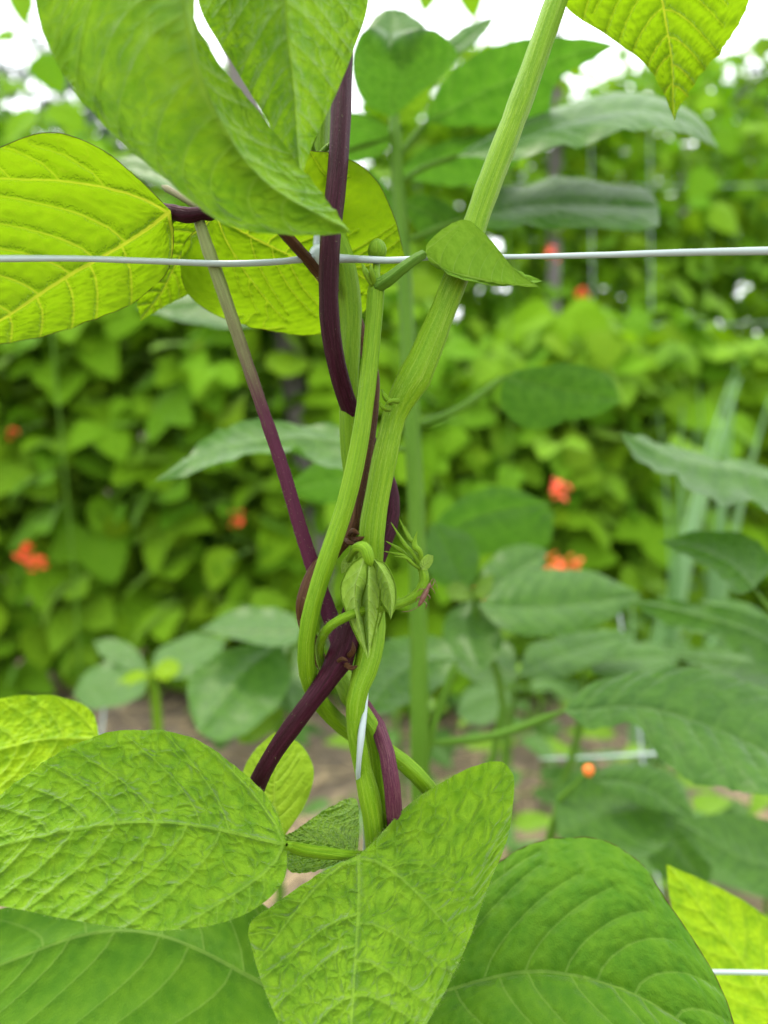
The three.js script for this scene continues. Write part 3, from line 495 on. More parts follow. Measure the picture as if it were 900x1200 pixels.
for (const [x, z, h, n] of [[0.28, -1.55, 0.42, 12], [0.62, -1.75, 0.46, 13], [0.95, -1.6, 0.5, 14], [-0.28, -1.9, 0.34, 10], [0.05, -1.75, 0.36, 11], [0.42, -2.1, 0.4, 12], [0.85, -2.2, 0.5, 13], [-0.5, -1.5, 0.3, 10], [1.2, -2.0, 0.55, 14], [0.5, -1.25, 0.36, 11], [-0.05, -1.35, 0.26, 9], [0.34, -1.15, 0.3, 12], [0.72, -1.3, 0.36, 12], [0.2, -1.3, 0.3, 11], [0.75, -1.05, 0.34, 12], [0.4, -1.75, 0.4, 12], [0.12, -2.05, 0.3, 10], [-0.4, -2.1, 0.28, 10], [0.98, -1.25, 0.42, 12], [0.55, -1.5, 0.3, 11]]) grown(x < 0.02 ? 'young leafy plant on the straw-strewn soil behind the purple vine' : x < 0.56 ? 'young leafy plant on the straw-strewn soil behind the tall green stalk' : 'young leafy plant on the soil under the wavy-edged grey-green leaves', x, z, h, n, 0.13, GM);
{ // strap leaves
  for (const [px, py, d, n, h] of [[800, 520, 1.9, 6, 0.38], [850, 500, 2.1, 4, 0.35], [760, 740, 1.7, 7, 0.3]]) {
    const c = at(px, py, d), t = thing('strap_leaved_plant', py < 700 ? 'clump of upright pale strap leaves among the bean foliage' : 'short clump of strap leaves low on the dark soil', 'plant', V(c.x, 0, c.z), py < 700 ? 'clumps of strap leaves' : undefined);
    for (let k = 0; k < n; k++) {
      const a = rr(0, 6.3), bend = rr(0.05, 0.22), top = c.y + h * rr(0.1, 0.5), g = new THREE.PlaneGeometry(1, 1, 3, 12), q = g.attributes.position, w = rr(0.018, 0.03);
      for (let i = 0; i < q.count; i++) { const u = q.getY(i) + 0.5, s = q.getX(i) * w * Math.sin(Math.PI * mix(0.25, 0.98, u)); q.setXYZ(i, c.x + Math.cos(a + 1.2) * s + Math.sin(a) * bend * u * u + 0.02 * Math.sin(k), top * Math.pow(u, 0.9), c.z + Math.sin(a + 1.2) * s * 0.6 + Math.cos(a) * bend * u * u + 0.006 * Math.cos(q.getX(i) * 6)); }
      g.computeVertexNormals(); part(t, 'leaf_blade', g, rowStrap());
    }
  }
}
function rowStrap() { return rowStrap.m ??= new THREE.MeshPhysicalMaterial({ map: woodlessStrap().map, roughness: 0.45, transmission: 0.35, thickness: 0, side: THREE.DoubleSide }); }
function woodlessStrap() { return woodlessStrap.p ??= stemPrint([0.10, 0.24, 0.06], [0.15, 0.31, 0.10], [0.22, 0.36, 0.16], 0.05, 0.5, 61); }

// ---------------------------------------------------------------- the netting in front
{
  const t = thing('trellis_netting', 'white plastic trellis netting that the twining vines climb', 'netting', at(372, 1300, 0.27).setY(0));
  const s = (p) => part(t, 'strand', strand(p), PLASTIC);
  s([[-120, 304, 0.272, 4.30], [0, 303, 0.271, 3.96], [90, 303, 0.27, 3.78], [180, 306, 0.27, 3.96], [270, 309, 0.27, 4.13], [335, 306, 0.271, 3.96], [358, 303, 0.272, 4.73], [374, 302, 0.273, 6.88]]);
  s([[374, 302, 0.273, 6.88], [400, 303, 0.272, 4.30], [425, 304, 0.2655, 3.78], [460, 305, 0.266, 3.61], [520, 301, 0.27, 2.75], [600, 301, 0.274, 3.10], [700, 299, 0.278, 3.96], [800, 296, 0.28, 4.30], [900, 294, 0.282, 4.47], [1020, 292, 0.284, 4.47]]);
  s([[372, 304, 0.274, 6.88], [371, 285, 0.275, 3.96], [372, 262, 0.279, 3.10], [378, 180, 0.29, 2.75], [385, 60, 0.29, 2.75], [390, -120, 0.29, 2.75]]);
  s([[374, 304, 0.274, 6.88], [392, 330, 0.282, 3.10], [412, 480, 0.288, 3.10], [426, 640, 0.288, 3.10], [428, 780, 0.278, 3.44], [428, 818, 0.268, 3.78], [424, 856, 0.2625, 4.30], [420, 898, 0.2635, 2.92], [420, 916, 0.272, 2.58], [428, 960, 0.295, 2.58], [424, 1140, 0.30, 2.92], [426, 1350, 0.33, 2.92]]);
  s([[424, 1150, 0.318, 2.92], [600, 1145, 0.325, 3.10], [760, 1140, 0.33, 3.10], [840, 1139, 0.332, 3.10], [900, 1140, 0.333, 3.10], [1020, 1141, 0.335, 3.10]]);
  const k = new THREE.SphereGeometry(0.0038, 16, 12); k.scale(1.0, 1.1, 0.7); { const p = at(374, 300, 0.274); k.translate(p.x, p.y, p.z); } part(t, 'knot', k, PLASTIC_SOLID);
}
{
  const t = thing('trellis_netting', 'white trellis netting crossing low over the straw behind the vines', 'netting', at(750, 885, 0.95).setY(0));
  const s = (p) => part(t, 'strand', strand(p), PLASTIC_SOLID);
  s([[630, 889, 0.95, 1.1], [700, 887, 0.95, 1.49], [752, 884, 0.95, 1.61], [830, 880, 0.95, 1.49], [1000, 872, 0.96, 1.36]]);
  s([[722, 690, 0.96, 1.24], [735, 782, 0.955, 1.36], [748, 845, 0.95, 1.49], [752, 884, 0.95, 1.61], [760, 960, 0.95, 1.49], [775, 1060, 0.95, 1.49], [790, 1180, 0.95, 1.49], [800, 1290, 0.95, 1.49]]);
  s([[123, 815, 0.952, 1.2], [122, 830, 0.95, 1.61], [118, 870, 0.95, 1.86], [112, 960, 0.95, 1.61], [100, 1250, 0.95, 1.61]]);
  const k = new THREE.SphereGeometry(0.0036, 14, 10); k.scale(1.2, 1, 0.7); { const p = at(752, 884, 0.95); k.translate(p.x, p.y, p.z); } part(t, 'knot', k, PLASTIC_SOLID);
}

// ---------------------------------------------------------------- the twining vines in front
const HI = { nu: 150, nv: 60, relief: 0.0016 }, MID = { nu: 90, nv: 36, relief: 0.001 };
const vine = (label, px, d) => { const p = at(px, 1150, d); return thing('bean_vine', label, 'bean vine', V(p.x, 0, p.z)); };
const hairGeo = new THREE.ConeGeometry(0.00003, 1, 3, 1, true); hairGeo.translate(0, 0.5, 0);
const HAIR = plain(0.26, 0.33, 0.11, { roughness: 0.8 });
/** fine down standing on a part's surface */
function down_hair(m, count, len, test) {
  const g = m.geometry, P = g.attributes.position, N = g.attributes.normal, im = new THREE.InstancedMesh(hairGeo, HAIR, count), q = new THREE.Quaternion(), up = V(0, 1, 0), mt = new THREE.Matrix4();
  for (let k = 0; k < count; k++) {
    let i, tries = 0; do { i = Math.floor(rnd() * P.count); tries++; } while (test && !test(i) && tries < 40);
    const p = V(P.getX(i), P.getY(i), P.getZ(i)).add(V(rr(-1, 1), rr(-1, 1), rr(-1, 1)).multiplyScalar(0.0006)), n = V(N.getX(i), N.getY(i), N.getZ(i)).multiplyScalar(test && rnd() < 0.5 ? -1 : 1).add(V(rr(-0.7, 0.7), rr(-0.7, 0.7), rr(-0.7, 0.7))).normalize();
    q.setFromUnitVectors(up, n); mt.compose(p, q, V(1, len * rr(0.5, 1.2), 1)); im.setMatrixAt(k, mt);
  }
  im.name = 'hairs'; im.userData.kind = 'stuff'; m.add(im);
}
const stem = (t, mat, pts, opt, name = 'stem') => part(t, name, stemGeometry(name === 'bract' ? pts.map(([x, y, d, r]) => [x, y, d, r * 0.68]) : pts, { seg: 10, sides: 20, ...opt }), mat);

/** the thin dark rim of a blade */
function margin(m, nu, nv, mat, w) {
  const P = m.geometry.attributes.position, c = 2 * nv + 1, o = origin(m);
  for (const j of [0, c - 1]) { const pts = []; for (let i = 1; i < nu; i += 3) pts.push(world(P.getX(i * c + j) + o.x, P.getY(i * c + j) + o.y, P.getZ(i * c + j) + o.z, w)); part(m, 'margin', stemGeometry(pts, { seg: 2, sides: 5, ridge: 0 }), mat); }
}
{ // purple vine
  const t = vine('dark purple bean vine with a long purple leaf stalk and backlit leaves', 300, 0.3);
  const s = stem(t, STEM.purple, [[415, -200, 0.29, 11], [404, -40, 0.285, 11.5], [401, 80, 0.278, 11.5], [396, 190, 0.268, 12], [386, 300, 0.262, 11.5], [387, 380, 0.264, 11.5], [398, 440, 0.27, 11], [414, 487, 0.28, 10.5], [436, 525, 0.29, 10], [455, 572, 0.292, 11], [458, 605, 0.288, 11], [446, 645, 0.284, 10.5], [424, 690, 0.278, 12], [409, 735, 0.27, 13.5], [400, 768, 0.266, 16], [384, 795, 0.264, 12.5], [352, 838, 0.264, 11], [322, 880, 0.27, 10.5], [300, 922, 0.28, 10.5], [288, 980, 0.305, 12], [284, 1060, 0.335, 12], [288, 1200, 0.335, 12], world(at(300, 1150, 0.3).x, 0.3, at(300, 1150, 0.3).z, 0.004), world(at(300, 1150, 0.3).x, -0.03, at(300, 1150, 0.3).z, 0.005)], { ridge: 0.05 });
  down_hair(s, 1500, 0.0009);
  // little bracts at the joint
  for (const [a, b, c] of [[[408, 770, 0.262, 5], [414, 762, 0.26, 4.5], [413, 752, 0.26, 1.5]], [[404, 778, 0.261, 5], [412, 783, 0.259, 4.5], [419, 780, 0.259, 1.5]], [[396, 775, 0.259, 4], [402, 772, 0.256, 3.5], [408, 775, 0.255, 1.2]]]) stem(t, STEM.brown, [a, b, c], { seg: 5, sides: 10 }, 'bract');
  const p = stem(t, STEM.petioleBlend, [[230, 249, 0.275, 6], [234, 262, 0.2745, 6.4], [243, 290, 0.274, 7.2], [252, 315, 0.273, 7.4], [278, 390, 0.272, 7.2], [305, 470, 0.272, 7.2], [332, 550, 0.273, 7.6], [354, 625, 0.275, 8], [372, 680, 0.277, 8.5], [392, 738, 0.276, 9.5], [404, 772, 0.272, 11]], { ridge: 0.1 }, 'petiole'); down_hair(p, 900, 0.0009);
  { // dyed green near the leaf, purple lower down
    const n = p.geometry.attributes.position.count, rings = n / 21, c = new Float32Array(n * 3);
    for (let i = 0; i < n; i++) { const k = sstep(0.12, 0.5, Math.floor(i / 21) / rings + 0.05 * n2((i % 21) * 0.6, i / 300)); c.set([mix(0.16, 0.058, k), mix(0.19, 0.011, k), mix(0.065, 0.026, k)], i * 3); }
    p.geometry.setAttribute('color', new THREE.BufferAttribute(c, 3));
  }
  stem(t, STEM.purple, [[190, 243, 0.274, 6], [205, 249, 0.272, 9], [222, 252, 0.271, 9], [236, 250, 0.272, 7], [246, 252, 0.274, 6.5], [254, 248, 0.278, 3]], { seg: 6 }, 'leaf_joint');
  stem(t, STEM.petioleGreen, [[238, 246, 0.274, 4], [215, 232, 0.278, 4.4], [190, 218, 0.283, 4]], { seg: 5 }, 'leaf_joint');
  const u1 = leaf(t, MAT.under, [0.272, 0.0, 0.022, 100, 270], [[200, 247], [120, 299], [60, 338], [0, 373], [-95, 425]], [[168, 216], [112, 172], [60, 157], [0, 172], [-65, 230], [-105, 330]], [[204, 282], [194, 322], [150, 358], [80, 386], [0, 403], [-55, 418]], { ...MID, print: PRINT.under, relief: 0.0005, bulge: 0.12, edge: 0.015 });
  const u2 = leaf(t, MAT.under, [0.292, 0.0, 0.022, 340, 290], [[252, 252], [300, 280], [370, 312], [425, 312], [474, 300]], [[262, 215], [310, 188], [380, 178], [432, 200], [460, 248]], [[214, 290], [222, 345], [290, 380], [380, 390], [440, 352]], { ...MID, print: PRINT.under, relief: 0.0005, bulge: 0.1, edge: 0.015 });
  margin(u1, 90, 36, STEM.brown, 0.00011); margin(u2, 90, 36, STEM.brown, 0.0001);
  leaf(t, MAT.under, [0.305, 0.0, 0.02, 200, 310], [[242, 252], [212, 300], [190, 340], [165, 376]], [[206, 260], [176, 300], [160, 345]], [[250, 290], [240, 330], [195, 358]], { ...MID, print: PRINT.under, relief: 0.0004 });
  stem(t, STEM.brown, [[296, 236, 0.24, 5.5], [322, 262, 0.255, 6.2], [350, 292, 0.268, 6.4], [376, 322, 0.276, 7], [392, 345, 0.272, 8]], { ridge: 0.08 }, 'petiole');
  // the two hanging leaves near the lens
  leaf(t, MAT.quilted, [0.19, 0, 0, 0, 0], [[205, -150, -0.02], [214, -10, -0.012], [240, 100, 0], [300, 205, 0.012], [412, 273, 0.028]], [[105, -130, 0], [42, -20, 0.012], [62, 66, 0.012], [118, 142, 0.012], [180, 200, 0.013], [262, 262, 0.015], [335, 276, 0.02]], [[250, -90, 0.02], [226, 8, 0.024], [262, 80, 0.026], [312, 142, 0.028], [364, 210, 0.03]], { ...MID, relief: 0.0016, bulge: [0.5, 0.2], edge: 0.01 });
  leaf(t, MAT.quilted, [0.21, 0, 0, 0, 0], [[330, -160, -0.02], [335, 0, -0.008], [343, 100, 0], [352, 212, 0.012]], [[240, -110, 0.01], [232, 0, 0.012], [272, 74, 0.012], [314, 144, 0.012], [340, 195, 0.012]], [[425, -120, 0.012], [432, 0, 0.014], [414, 60, 0.014], [393, 112, 0.014], [366, 170, 0.014]], { ...MID, relief: 0.0014, bulge: 0.2, edge: 0.01 });
  stem(t, STEM.petiole, [[205, -150, 0.17, 6], [260, -230, 0.18, 6], [330, -160, 0.19, 5]], {}, 'petiole'); stem(t, STEM.petiole, [[262, -228, 0.18, 6], [330, -300, 0.22, 6], [412, -180, 0.289, 7]], {}, 'petiole');
  // young yellow-green leaves low on it
  leaf(t, MAT.tenderYellow, [0.315, 0.0, -0.02, 320, 920], [[330, 985], [322, 940], [322, 900], [322, 858]], [[298, 960], [282, 915], [298, 880]], [[356, 945], [368, 905], [352, 872]], { ...MID, relief: 0.0007, bulge: 0.1 });
  leaf(t, MAT.quiltedYellow, [0.33, 0, -0.022, 30, 870], [[117, 866], [60, 866], [0, 880], [-130, 915]], [[106, 832], [52, 815], [-5, 821], [-80, 850]], [[110, 898], [50, 922], [-20, 942], [-90, 945]], { ...HI, relief: 0.0022, bulge: 0.2 });
  stem(t, STEM.petiole, [[117, 866, 0.333, 5], [180, 900, 0.335, 5], [240, 960, 0.32, 5], [284, 1010, 0.295, 6]], {}, 'petiole'); stem(t, STEM.petioleGreen, [[330, 985, 0.305, 4], [320, 1010, 0.305, 4], [284, 1040, 0.298, 5]], {}, 'petiole');
}
{ // brownish vine
  const t = vine('brownish purple bean vine looping behind the bright green stem', 470, 0.31), b = at(470, 1150, 0.31);
  const s = stem(t, STEM.brown, [[413, -200, 0.31, 8], [404, 60, 0.305, 8], [396, 190, 0.30, 8], [390, 270, 0.298, 8], [402, 335, 0.296, 8], [424, 395, 0.29, 8], [437, 445, 0.284, 8], [431, 520, 0.28, 8], [420, 580, 0.278, 8], [411, 620, 0.278, 9.5], [392, 645, 0.278, 8.5], [368, 672, 0.272, 9], [356, 708, 0.27, 9.5], [362, 745, 0.276, 8.5], [380, 780, 0.286, 8], [405, 803, 0.289, 8], [412, 812, 0.288, 7]], { ridge: 0.06 });
  down_hair(s, 900, 0.0008);
  for (const q of [[[408, 628, 0.268, 4], [414, 622, 0.264, 5], [421, 626, 0.262, 2]], [[412, 632, 0.268, 4], [420, 632, 0.263, 5], [427, 629, 0.262, 2]], [[405, 632, 0.268, 4], [410, 636, 0.264, 4], [418, 637, 0.263, 2]]]) stem(t, STEM.brown, q, { seg: 5, sides: 10 }, 'bract');
  down_hair(stem(t, STEM.petiole, [[405, 803, 0.289, 8], [434, 836, 0.281, 8.5], [450, 870, 0.27, 9], [458, 910, 0.267, 9.5], [461, 945, 0.2695, 9.5], [463, 975, 0.282, 9.5], [465, 1030, 0.305, 9.5], [468, 1150, 0.31, 9.5], world(b.x, 0.3, b.z, 0.004), world(b.x, -0.03, b.z, 0.005)], { ridge: 0.06 }), 500, 0.0008);
}
{ // bright green stem with the folded leaf
  const t = vine('bright green bean vine tip carrying a folded young leaf and a round bud', 520, 0.31), b = at(540, 1150, 0.31);
  const s = stem(t, STEM.green, [[440, 318, 0.262, 6], [441, 338, 0.262, 10], [438, 380, 0.262, 9.6], [431, 450, 0.26, 10], [421, 520, 0.258, 10.4], [405, 590, 0.256, 10.6], [385, 650, 0.255, 10.6], [366, 710, 0.256, 10.4], [358, 760, 0.259, 10], [363, 800, 0.268, 10], [385, 835, 0.28, 10], [415, 860, 0.287, 10], [460, 884, 0.286, 9.5], [500, 922, 0.288, 9.5], [530, 980, 0.30, 9.5], [540, 1150, 0.31, 9.5], world(b.x, 0.3, b.z, 0.004), world(b.x, -0.03, b.z, 0.005)], { ridge: 0.06 });
  down_hair(s, 1200, 0.0008);
  stem(t, STEM.dull, [[441, 336, 0.261, 8], [456, 327, 0.258, 7.5], [474, 313, 0.256, 6.5], [488, 303, 0.2555, 6], [499, 297, 0.2555, 5]], { ridge: 0.08 }, 'petiole');
  const bud = new THREE.SphereGeometry(1, 24, 18); { const q = bud.attributes.position, r = 11.5 / F * 0.262; for (let i = 0; i < q.count; i++) { const y = q.getY(i), k = 1 - 0.12 * Math.max(0, y) + 0.04 * Math.sin(6 * Math.atan2(q.getZ(i), q.getX(i))); q.setXYZ(i, q.getX(i) * k * r, y * r * 1.15, q.getZ(i) * k * r); } bud.computeVertexNormals(); const p = at(442, 293, 0.27); bud.translate(p.x, p.y, p.z); }
  part(t, 'bud', bud, STEM.lime);
  stem(t, STEM.lime, [[442, 300, 0.27, 4], [441, 318, 0.266, 4.5], [441, 332, 0.263, 6]], { seg: 5 }, 'bud_stalk');
  for (const q of [[[438, 336, 0.2605, 5], [430, 322, 0.259, 5.5], [424, 308, 0.2595, 2]], [[440, 334, 0.26, 4.5], [436, 320, 0.2575, 4.5], [434, 309, 0.2575, 1.5]]]) stem(t, STEM.lime, q, { seg: 6, sides: 12 }, 'bract');
  const opt = { ...MID, nu: 60, nv: 22, rolled: true, print: PRINT.tender, relief: 0.0007, edge: 0.006 };
  leaf(t, MAT.tender, [0.258, 0, 0, 0, 0], [[498, 298], [525, 318], [570, 330], [632, 337]], [[502, 284, -0.008], [526, 264, -0.01], [548, 258, -0.008], [574, 280, -0.006], [600, 312, -0.003]], [[508, 308, 0.008], [540, 300, 0.018], [575, 312, 0.016], [612, 326, 0.008]], { ...opt, bulge: [-0.35, 0.2] });
  leaf(t, MAT.tender, [0.266, 0, 0, 0, 0], [[499, 299], [526, 320], [570, 328], [637, 329]], [[512, 290], [540, 285], [580, 300], [610, 318]], [[505, 304, -0.006], [530, 323, -0.009], [575, 334, -0.007], [615, 334, -0.004]], { ...opt, bulge: 0.2 });
  leaf(t, MAT.quiltedYellow, [0.36, 0, -0.025, 860, 1130], [[970, 1270], [910, 1190], [850, 1100], [781, 1013]], [[985, 1160], [910, 1084], [842, 1040]], [[905, 1285], [848, 1205], [812, 1130], [788, 1068]], { ...MID, relief: 0.001 });
  stem(t, STEM.green, [[970, 1270, 0.34, 5], [800, 1330, 0.33, 5], [560, 1250, 0.315, 5]], {}, 'petiole');
}
{ // thick green stem
  const t = vine('thick pale green bean vine with a swollen joint', 445, 0.3), b = at(440, 1150, 0.3);
  const s = stem(t, STEM.lime, [[700, -160, 0.278, 13], [672, -60, 0.276, 13], [645, 20, 0.274, 13], [606, 130, 0.272, 13.5], [570, 225, 0.27, 14], [542, 305, 0.269, 14.5], [515, 375, 0.269, 15.5], [500, 412, 0.269, 17.5], [488, 438, 0.269, 20], [474, 462, 0.27, 18.5], [463, 484, 0.271, 14.5], [456, 512, 0.271, 14], [446, 560, 0.271, 14.5], [436, 620, 0.272, 15], [434, 690, 0.274, 14.5], [436, 735, 0.272, 15], [431, 775, 0.267, 14.5], [418, 815, 0.264, 11.5], [416, 850, 0.266, 10], [424, 895, 0.27, 10], [434, 940, 0.272, 12], [440, 985, 0.278, 12], [440, 1150, 0.3, 12], world(b.x, 0.3, b.z, 0.004), world(b.x, -0.03, b.z, 0.005)], { ridge: 0.05, ridges: 6 }); down_hair(s, 2400, 0.0009);
  for (const q of [[[460, 474, 0.262, 5], [452, 466, 0.26, 5], [447, 456, 0.262, 1.5]], [[458, 480, 0.262, 5], [449, 478, 0.259, 4], [444, 470, 0.26, 1.5]], [[468, 470, 0.256, 5], [458, 470, 0.254, 4], [452, 474, 0.254, 1.5]]]) stem(t, STEM.green, q, { seg: 5, sides: 10 }, 'bract');
  leaf(t, MAT.under, [0.292, 0, 0.018, 775, 40], [[765, -150], [776, -10], [786, 80], [790, 142]], [[645, -80], [660, 3], [712, 42], [757, 76], [779, 112]], [[865, -90], [880, -2], [856, 48], [822, 88], [800, 122]], { ...MID, print: PRINT.under, relief: 0.0007, bulge: 0.15, edge: 0.012 });
  stem(t, STEM.lime, [[765, -150, 0.258, 6], [730, -200, 0.265, 7], [698, -155, 0.277, 9]], {}, 'petiole');
  // smooth older leaves at the foot
  leaf(t, MAT.smooth, [0.295, 0, -0.022, 150, 1150], [[352, 1178], [308, 1150], [230, 1112], [160, 1094], [92, 1096], [0, 1130], [-100, 1175]], [[350, 1110], [290, 1048], [180, 1035], [60, 1050], [-45, 1088]], [[330, 1245], [220, 1300], [80, 1290], [-45, 1235]], { ...MID, print: PRINT.smooth, relief: 0.001, bulge: 0.18 });
  const sm = leaf(t, MAT.smooth, [0.285, 0, -0.02, 680, 1120], [[452, 1192], [500, 1166], [570, 1146], [640, 1140], [730, 1156], [800, 1196], [882, 1266]], [[496, 1112], [556, 1036], [620, 988], [690, 979], [742, 1008], [792, 1075], [842, 1152]], [[470, 1265], [560, 1320], [680, 1340], [800, 1320]], { ...HI, print: PRINT.smooth, relief: 0.0022, bulge: 0.22, edge: 0.025 }); margin(sm, 150, 60, STEM.brown, 0.00015);
  stem(t, STEM.green, [[352, 1178, 0.288, 5], [400, 1190, 0.292, 6], [452, 1192, 0.27, 5]], {}, 'petiole'); stem(t, STEM.green, [[400, 1190, 0.292, 6], [420, 1260, 0.295, 6], [440, 1240, 0.3, 7]], {}, 'petiole');
}
{ // upright green stem with the curled tip
  const t = vine('light green bean vine with a curled tip, drooping buds and quilted leaves', 452, 0.29), b = at(455, 1150, 0.3);
  const s = stem(t, STEM.green, [[380, -200, 0.3, 13], [376, -20, 0.295, 13], [374, 120, 0.286, 13], [376, 230, 0.282, 13.5], [402, 300, 0.281, 13], [411, 360, 0.279, 13], [410, 440, 0.277, 11], [409, 520, 0.281, 10], [420, 620, 0.286, 10], [418, 700, 0.288, 10], [400, 780, 0.289, 10], [412, 820, 0.278, 11], [436, 850, 0.275, 10], [445, 900, 0.279, 10.5], [449, 950, 0.281, 11], [450, 1000, 0.284, 11], [455, 1150, 0.3, 11], world(b.x, 0.3, b.z, 0.004), world(b.x, -0.03, b.z, 0.005)], { ridge: 0.06 });
  down_hair(s, 1200, 0.0008);
  for (const q of [[[372, 185, 0.277, 5], [384, 172, 0.272, 5], [390, 166, 0.27, 1.5]], [[372, 190, 0.277, 5], [383, 184, 0.271, 5], [392, 180, 0.269, 1.5]], [[368, 180, 0.277, 5], [366, 168, 0.274, 4], [372, 158, 0.273, 1.5]]]) stem(t, STEM.green, q, { seg: 5, sides: 10 }, 'bract');
  const c = stem(t, STEM.green, [[388, 800, 0.28, 5], [376, 775, 0.27, 5], [376, 752, 0.2615, 5.2], [388, 733, 0.254, 5.4], [412, 720, 0.252, 5.6], [445, 712, 0.258, 5.6], [474, 705, 0.262, 5.6], [491, 694, 0.263, 6], [497, 678, 0.2635, 5.6], [492, 660, 0.264, 5], [484, 645, 0.265, 4]], { ridge: 0.06 }, 'tendril'); down_hair(c, 900, 0.0007);
  // bundle of slim bracts at the curled tip
  for (const [x1, y1, x2, y2, d, r] of [[476, 640, 458, 612, 0.262, 3.4], [480, 632, 468, 608, 0.266, 3.2], [470, 645, 452, 634, 0.264, 3.4], [474, 652, 450, 646, 0.262, 3], [484, 636, 474, 616, 0.27, 3], [486, 640, 489, 622, 0.262, 5], [478, 655, 462, 652, 0.259, 2.6]]) stem(t, STEM.lime, [[494, 668, 0.264, 2.6], [x1 + 6, y1 + 6, d, r], [x1, y1, d, r * 1.1], [x2, y2, d, 1]], { seg: 6, sides: 12 }, 'bract');
  const yo = { rolled: true, nu: 34, nv: 10, print: PRINT.tender, relief: 0.0003, edge: 0.006 };
  leaf(t, MAT.young, [0.262, 0, 0, 0, 0], [[494, 668], [502, 658], [508, 651]], [[492, 660], [500, 650]], [[500, 668], [507, 659]], yo, 'young_leaf');
  // drooping young leaves, still folded
  stem(t, STEM.lime, [[404, 668, 0.27, 3.5], [412, 650, 0.259, 4], [420, 641, 0.2535, 6], [428, 643, 0.2515, 7.5], [432, 653, 0.251, 7], [434, 664, 0.2515, 4]], { seg: 6, sides: 14 }, 'bud_stalk');
  margin(leaf(t, MAT.young, [0.251, 0, 0, 0, 0], [[428, 650], [416, 688, -0.004], [420, 730, -0.003], [431, 772]], [[410, 664, 0.004], [399, 690, 0.005], [410, 728, 0.004]], [[430, 680, 0.0], [424, 704, 0.004], [428, 745, 0.002]], { ...yo, bulge: 0.5 }, 'young_leaf'), 34, 10, STEM.lime, 0.0003);
  margin(leaf(t, MAT.young, [0.252, 0, 0, 0, 0], [[432, 652], [432, 690, -0.0045], [432, 730, -0.003], [432, 772]], [[424, 672, 0.003], [420, 702, 0.004], [426, 745, 0.002]], [[444, 676, 0.003], [445, 706, 0.004], [438, 745, 0.002]], { ...yo, bulge: 0.5 }, 'young_leaf'), 34, 10, STEM.lime, 0.0003);
  margin(leaf(t, MAT.young, [0.253, 0, 0, 0, 0], [[438, 655], [452, 676, -0.004], [458, 700, -0.002], [458, 726]], [[438, 676, 0.002], [446, 704, 0.003], [455, 718, 0.001]], [[452, 662, 0.003], [463, 686, 0.004], [463, 710, 0.002]], { ...yo, bulge: 0.5 }, 'young_leaf'), 34, 10, STEM.lime, 0.0003);
  margin(leaf(t, MAT.young, [0.256, 0, 0, 0, 0], [[434, 655], [440, 690], [442, 715], [440, 745]], [[430, 680, 0.002], [432, 710, 0.002]], [[450, 680, 0.002], [450, 710, 0.002]], { ...yo, bulge: 0.3 }, 'young_leaf'), 34, 10, STEM.lime, 0.0003);
  leaf(t, MAT.young, [0.262, 0, 0, 0, 0], [[416, 650], [406, 660], [400, 672]], [[410, 648], [400, 660]], [[416, 662], [406, 670]], yo, 'young_leaf');
  // the three quilted leaves at the foot
  const l1 = leaf(t, MAT.quilted, [0.25, 0.004, -0.014, 170, 970], [[337, 990], [250, 970], [150, 966], [60, 976], [0, 992], [-75, 1022]], [[318, 940], [265, 890], [215, 862], [150, 854], [90, 872], [20, 916], [-40, 968]], [[332, 1032], [290, 1070], [205, 1090], [110, 1083], [30, 1067], [-35, 1052]], { ...HI, nu: 220, nv: 90, relief: 0.0032, bulge: [0.22, 0.16], edge: 0.012 });
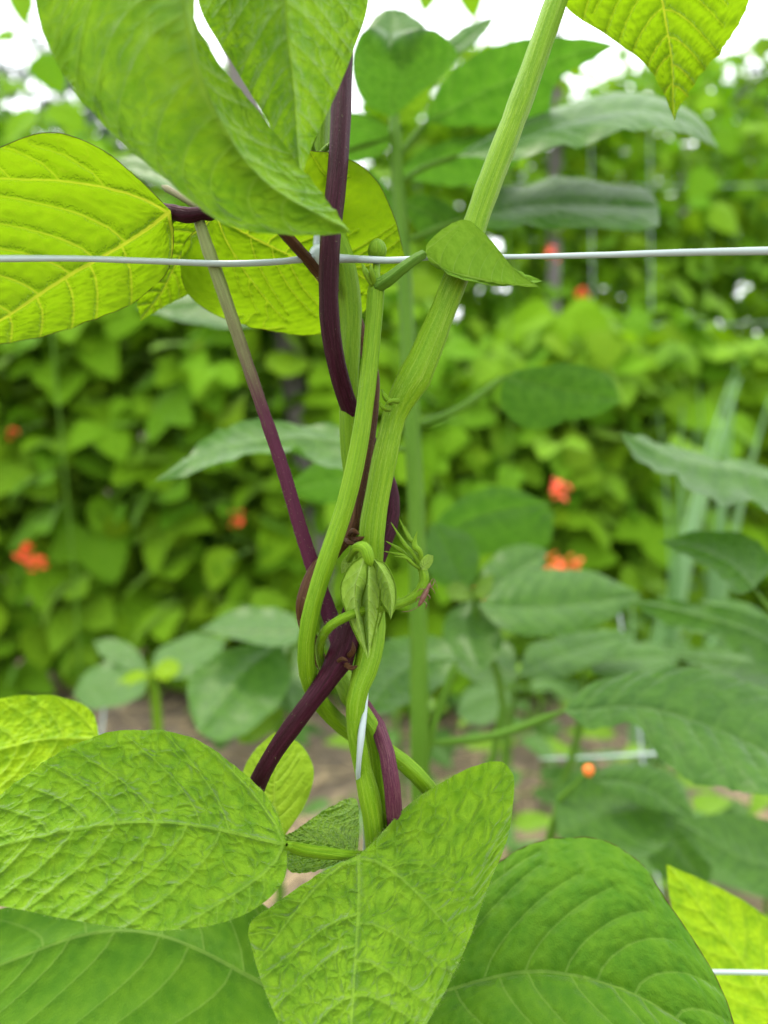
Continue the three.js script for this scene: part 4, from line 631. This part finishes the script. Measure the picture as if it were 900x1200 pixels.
  const l2 = leaf(t, MAT.quilted, [0.262, 0, -0.016, 420, 1000], [[420, 1002], [418, 1080], [415, 1180], [405, 1295]], [[378, 1022], [322, 1060], [292, 1086], [297, 1118], [315, 1172], [350, 1240]], [[438, 986], [475, 947], [520, 915], [562, 895], [588, 892], [601, 906], [601, 945], [594, 985], [575, 1032], [545, 1112], [506, 1190], [465, 1255]], { ...HI, nu: 220, nv: 90, relief: 0.003, bulge: [0.15, 0.3], edge: 0.012, coarse: 0.66, fan: [0.1, 0.5] });
  for (const [m, nv] of [[l1, 90], [l2, 90]]) { const cc = 2 * nv + 1; down_hair(m, 1500, 0.001, (i) => { const j = i % cc; return j < 3 || j > cc - 4; }); down_hair(m, 1200, 0.0005); }
  leaf(t, MAT.quilted, [0.272, 0, -0.045, 400, 1000], [[419, 1001], [392, 992], [360, 985], [322, 985]], [[421, 965], [415, 937], [385, 946], [348, 972]], [[398, 1010], [370, 1022], [340, 1020]], { ...MID, relief: 0.001, bulge: 0.15 });
  stem(t, STEM.green, [[336, 990, 0.25, 5], [352, 995, 0.256, 7], [380, 999, 0.262, 7], [405, 1002, 0.266, 6], [420, 1003, 0.269, 6], [446, 1004, 0.28, 7]], { ridge: 0.1 }, 'petiole');
}
{ // little insect on the curled tip
  const d = 0.258, p = at(497, 695, d), t = thing('insect', 'tiny brown long-legged bug clinging to the curled green vine tip', 'insect', p), BUG = plain(0.085, 0.032, 0.016, { roughness: 0.6 });
  const bl = (pts, n) => part(t, n, stemGeometry(pts, { seg: 5, sides: 10, ridge: 0 }), BUG);
  bl([[504, 683, d, 1], [503, 686, d, 2.2], [501, 690, d, 2.2], [499, 694, d, 3.2], [496, 700, d, 3.4], [493, 706, d, 2.6], [490, 711, d, 1]], 'body');
  for (const [a, m, e] of [[[502, 687], [507, 690], [510, 696]], [[501, 690], [507, 686], [509, 680]], [[499, 695], [504, 700], [501, 704]], [[500, 692], [493, 690], [488, 694]], [[496, 700], [490, 700], [487, 706]], [[495, 703], [500, 708], [498, 714]]]) bl([[...a, d, 0.7], [...m, d - 0.001, 0.5], [...e, d, 0.35]], 'leg');
  bl([[490, 711, d, 0.5], [480, 716, d, 0.35], [470, 717, d, 0.25]], 'antenna'); bl([[504, 683, d, 0.5], [508, 678, d, 0.35], [513, 690, d, 0.25]], 'antenna');
}
scene.traverse((o) => { if (o.isMesh) o.castShadow = o.receiveShadow = true; });
renderer.render(scene, camera);
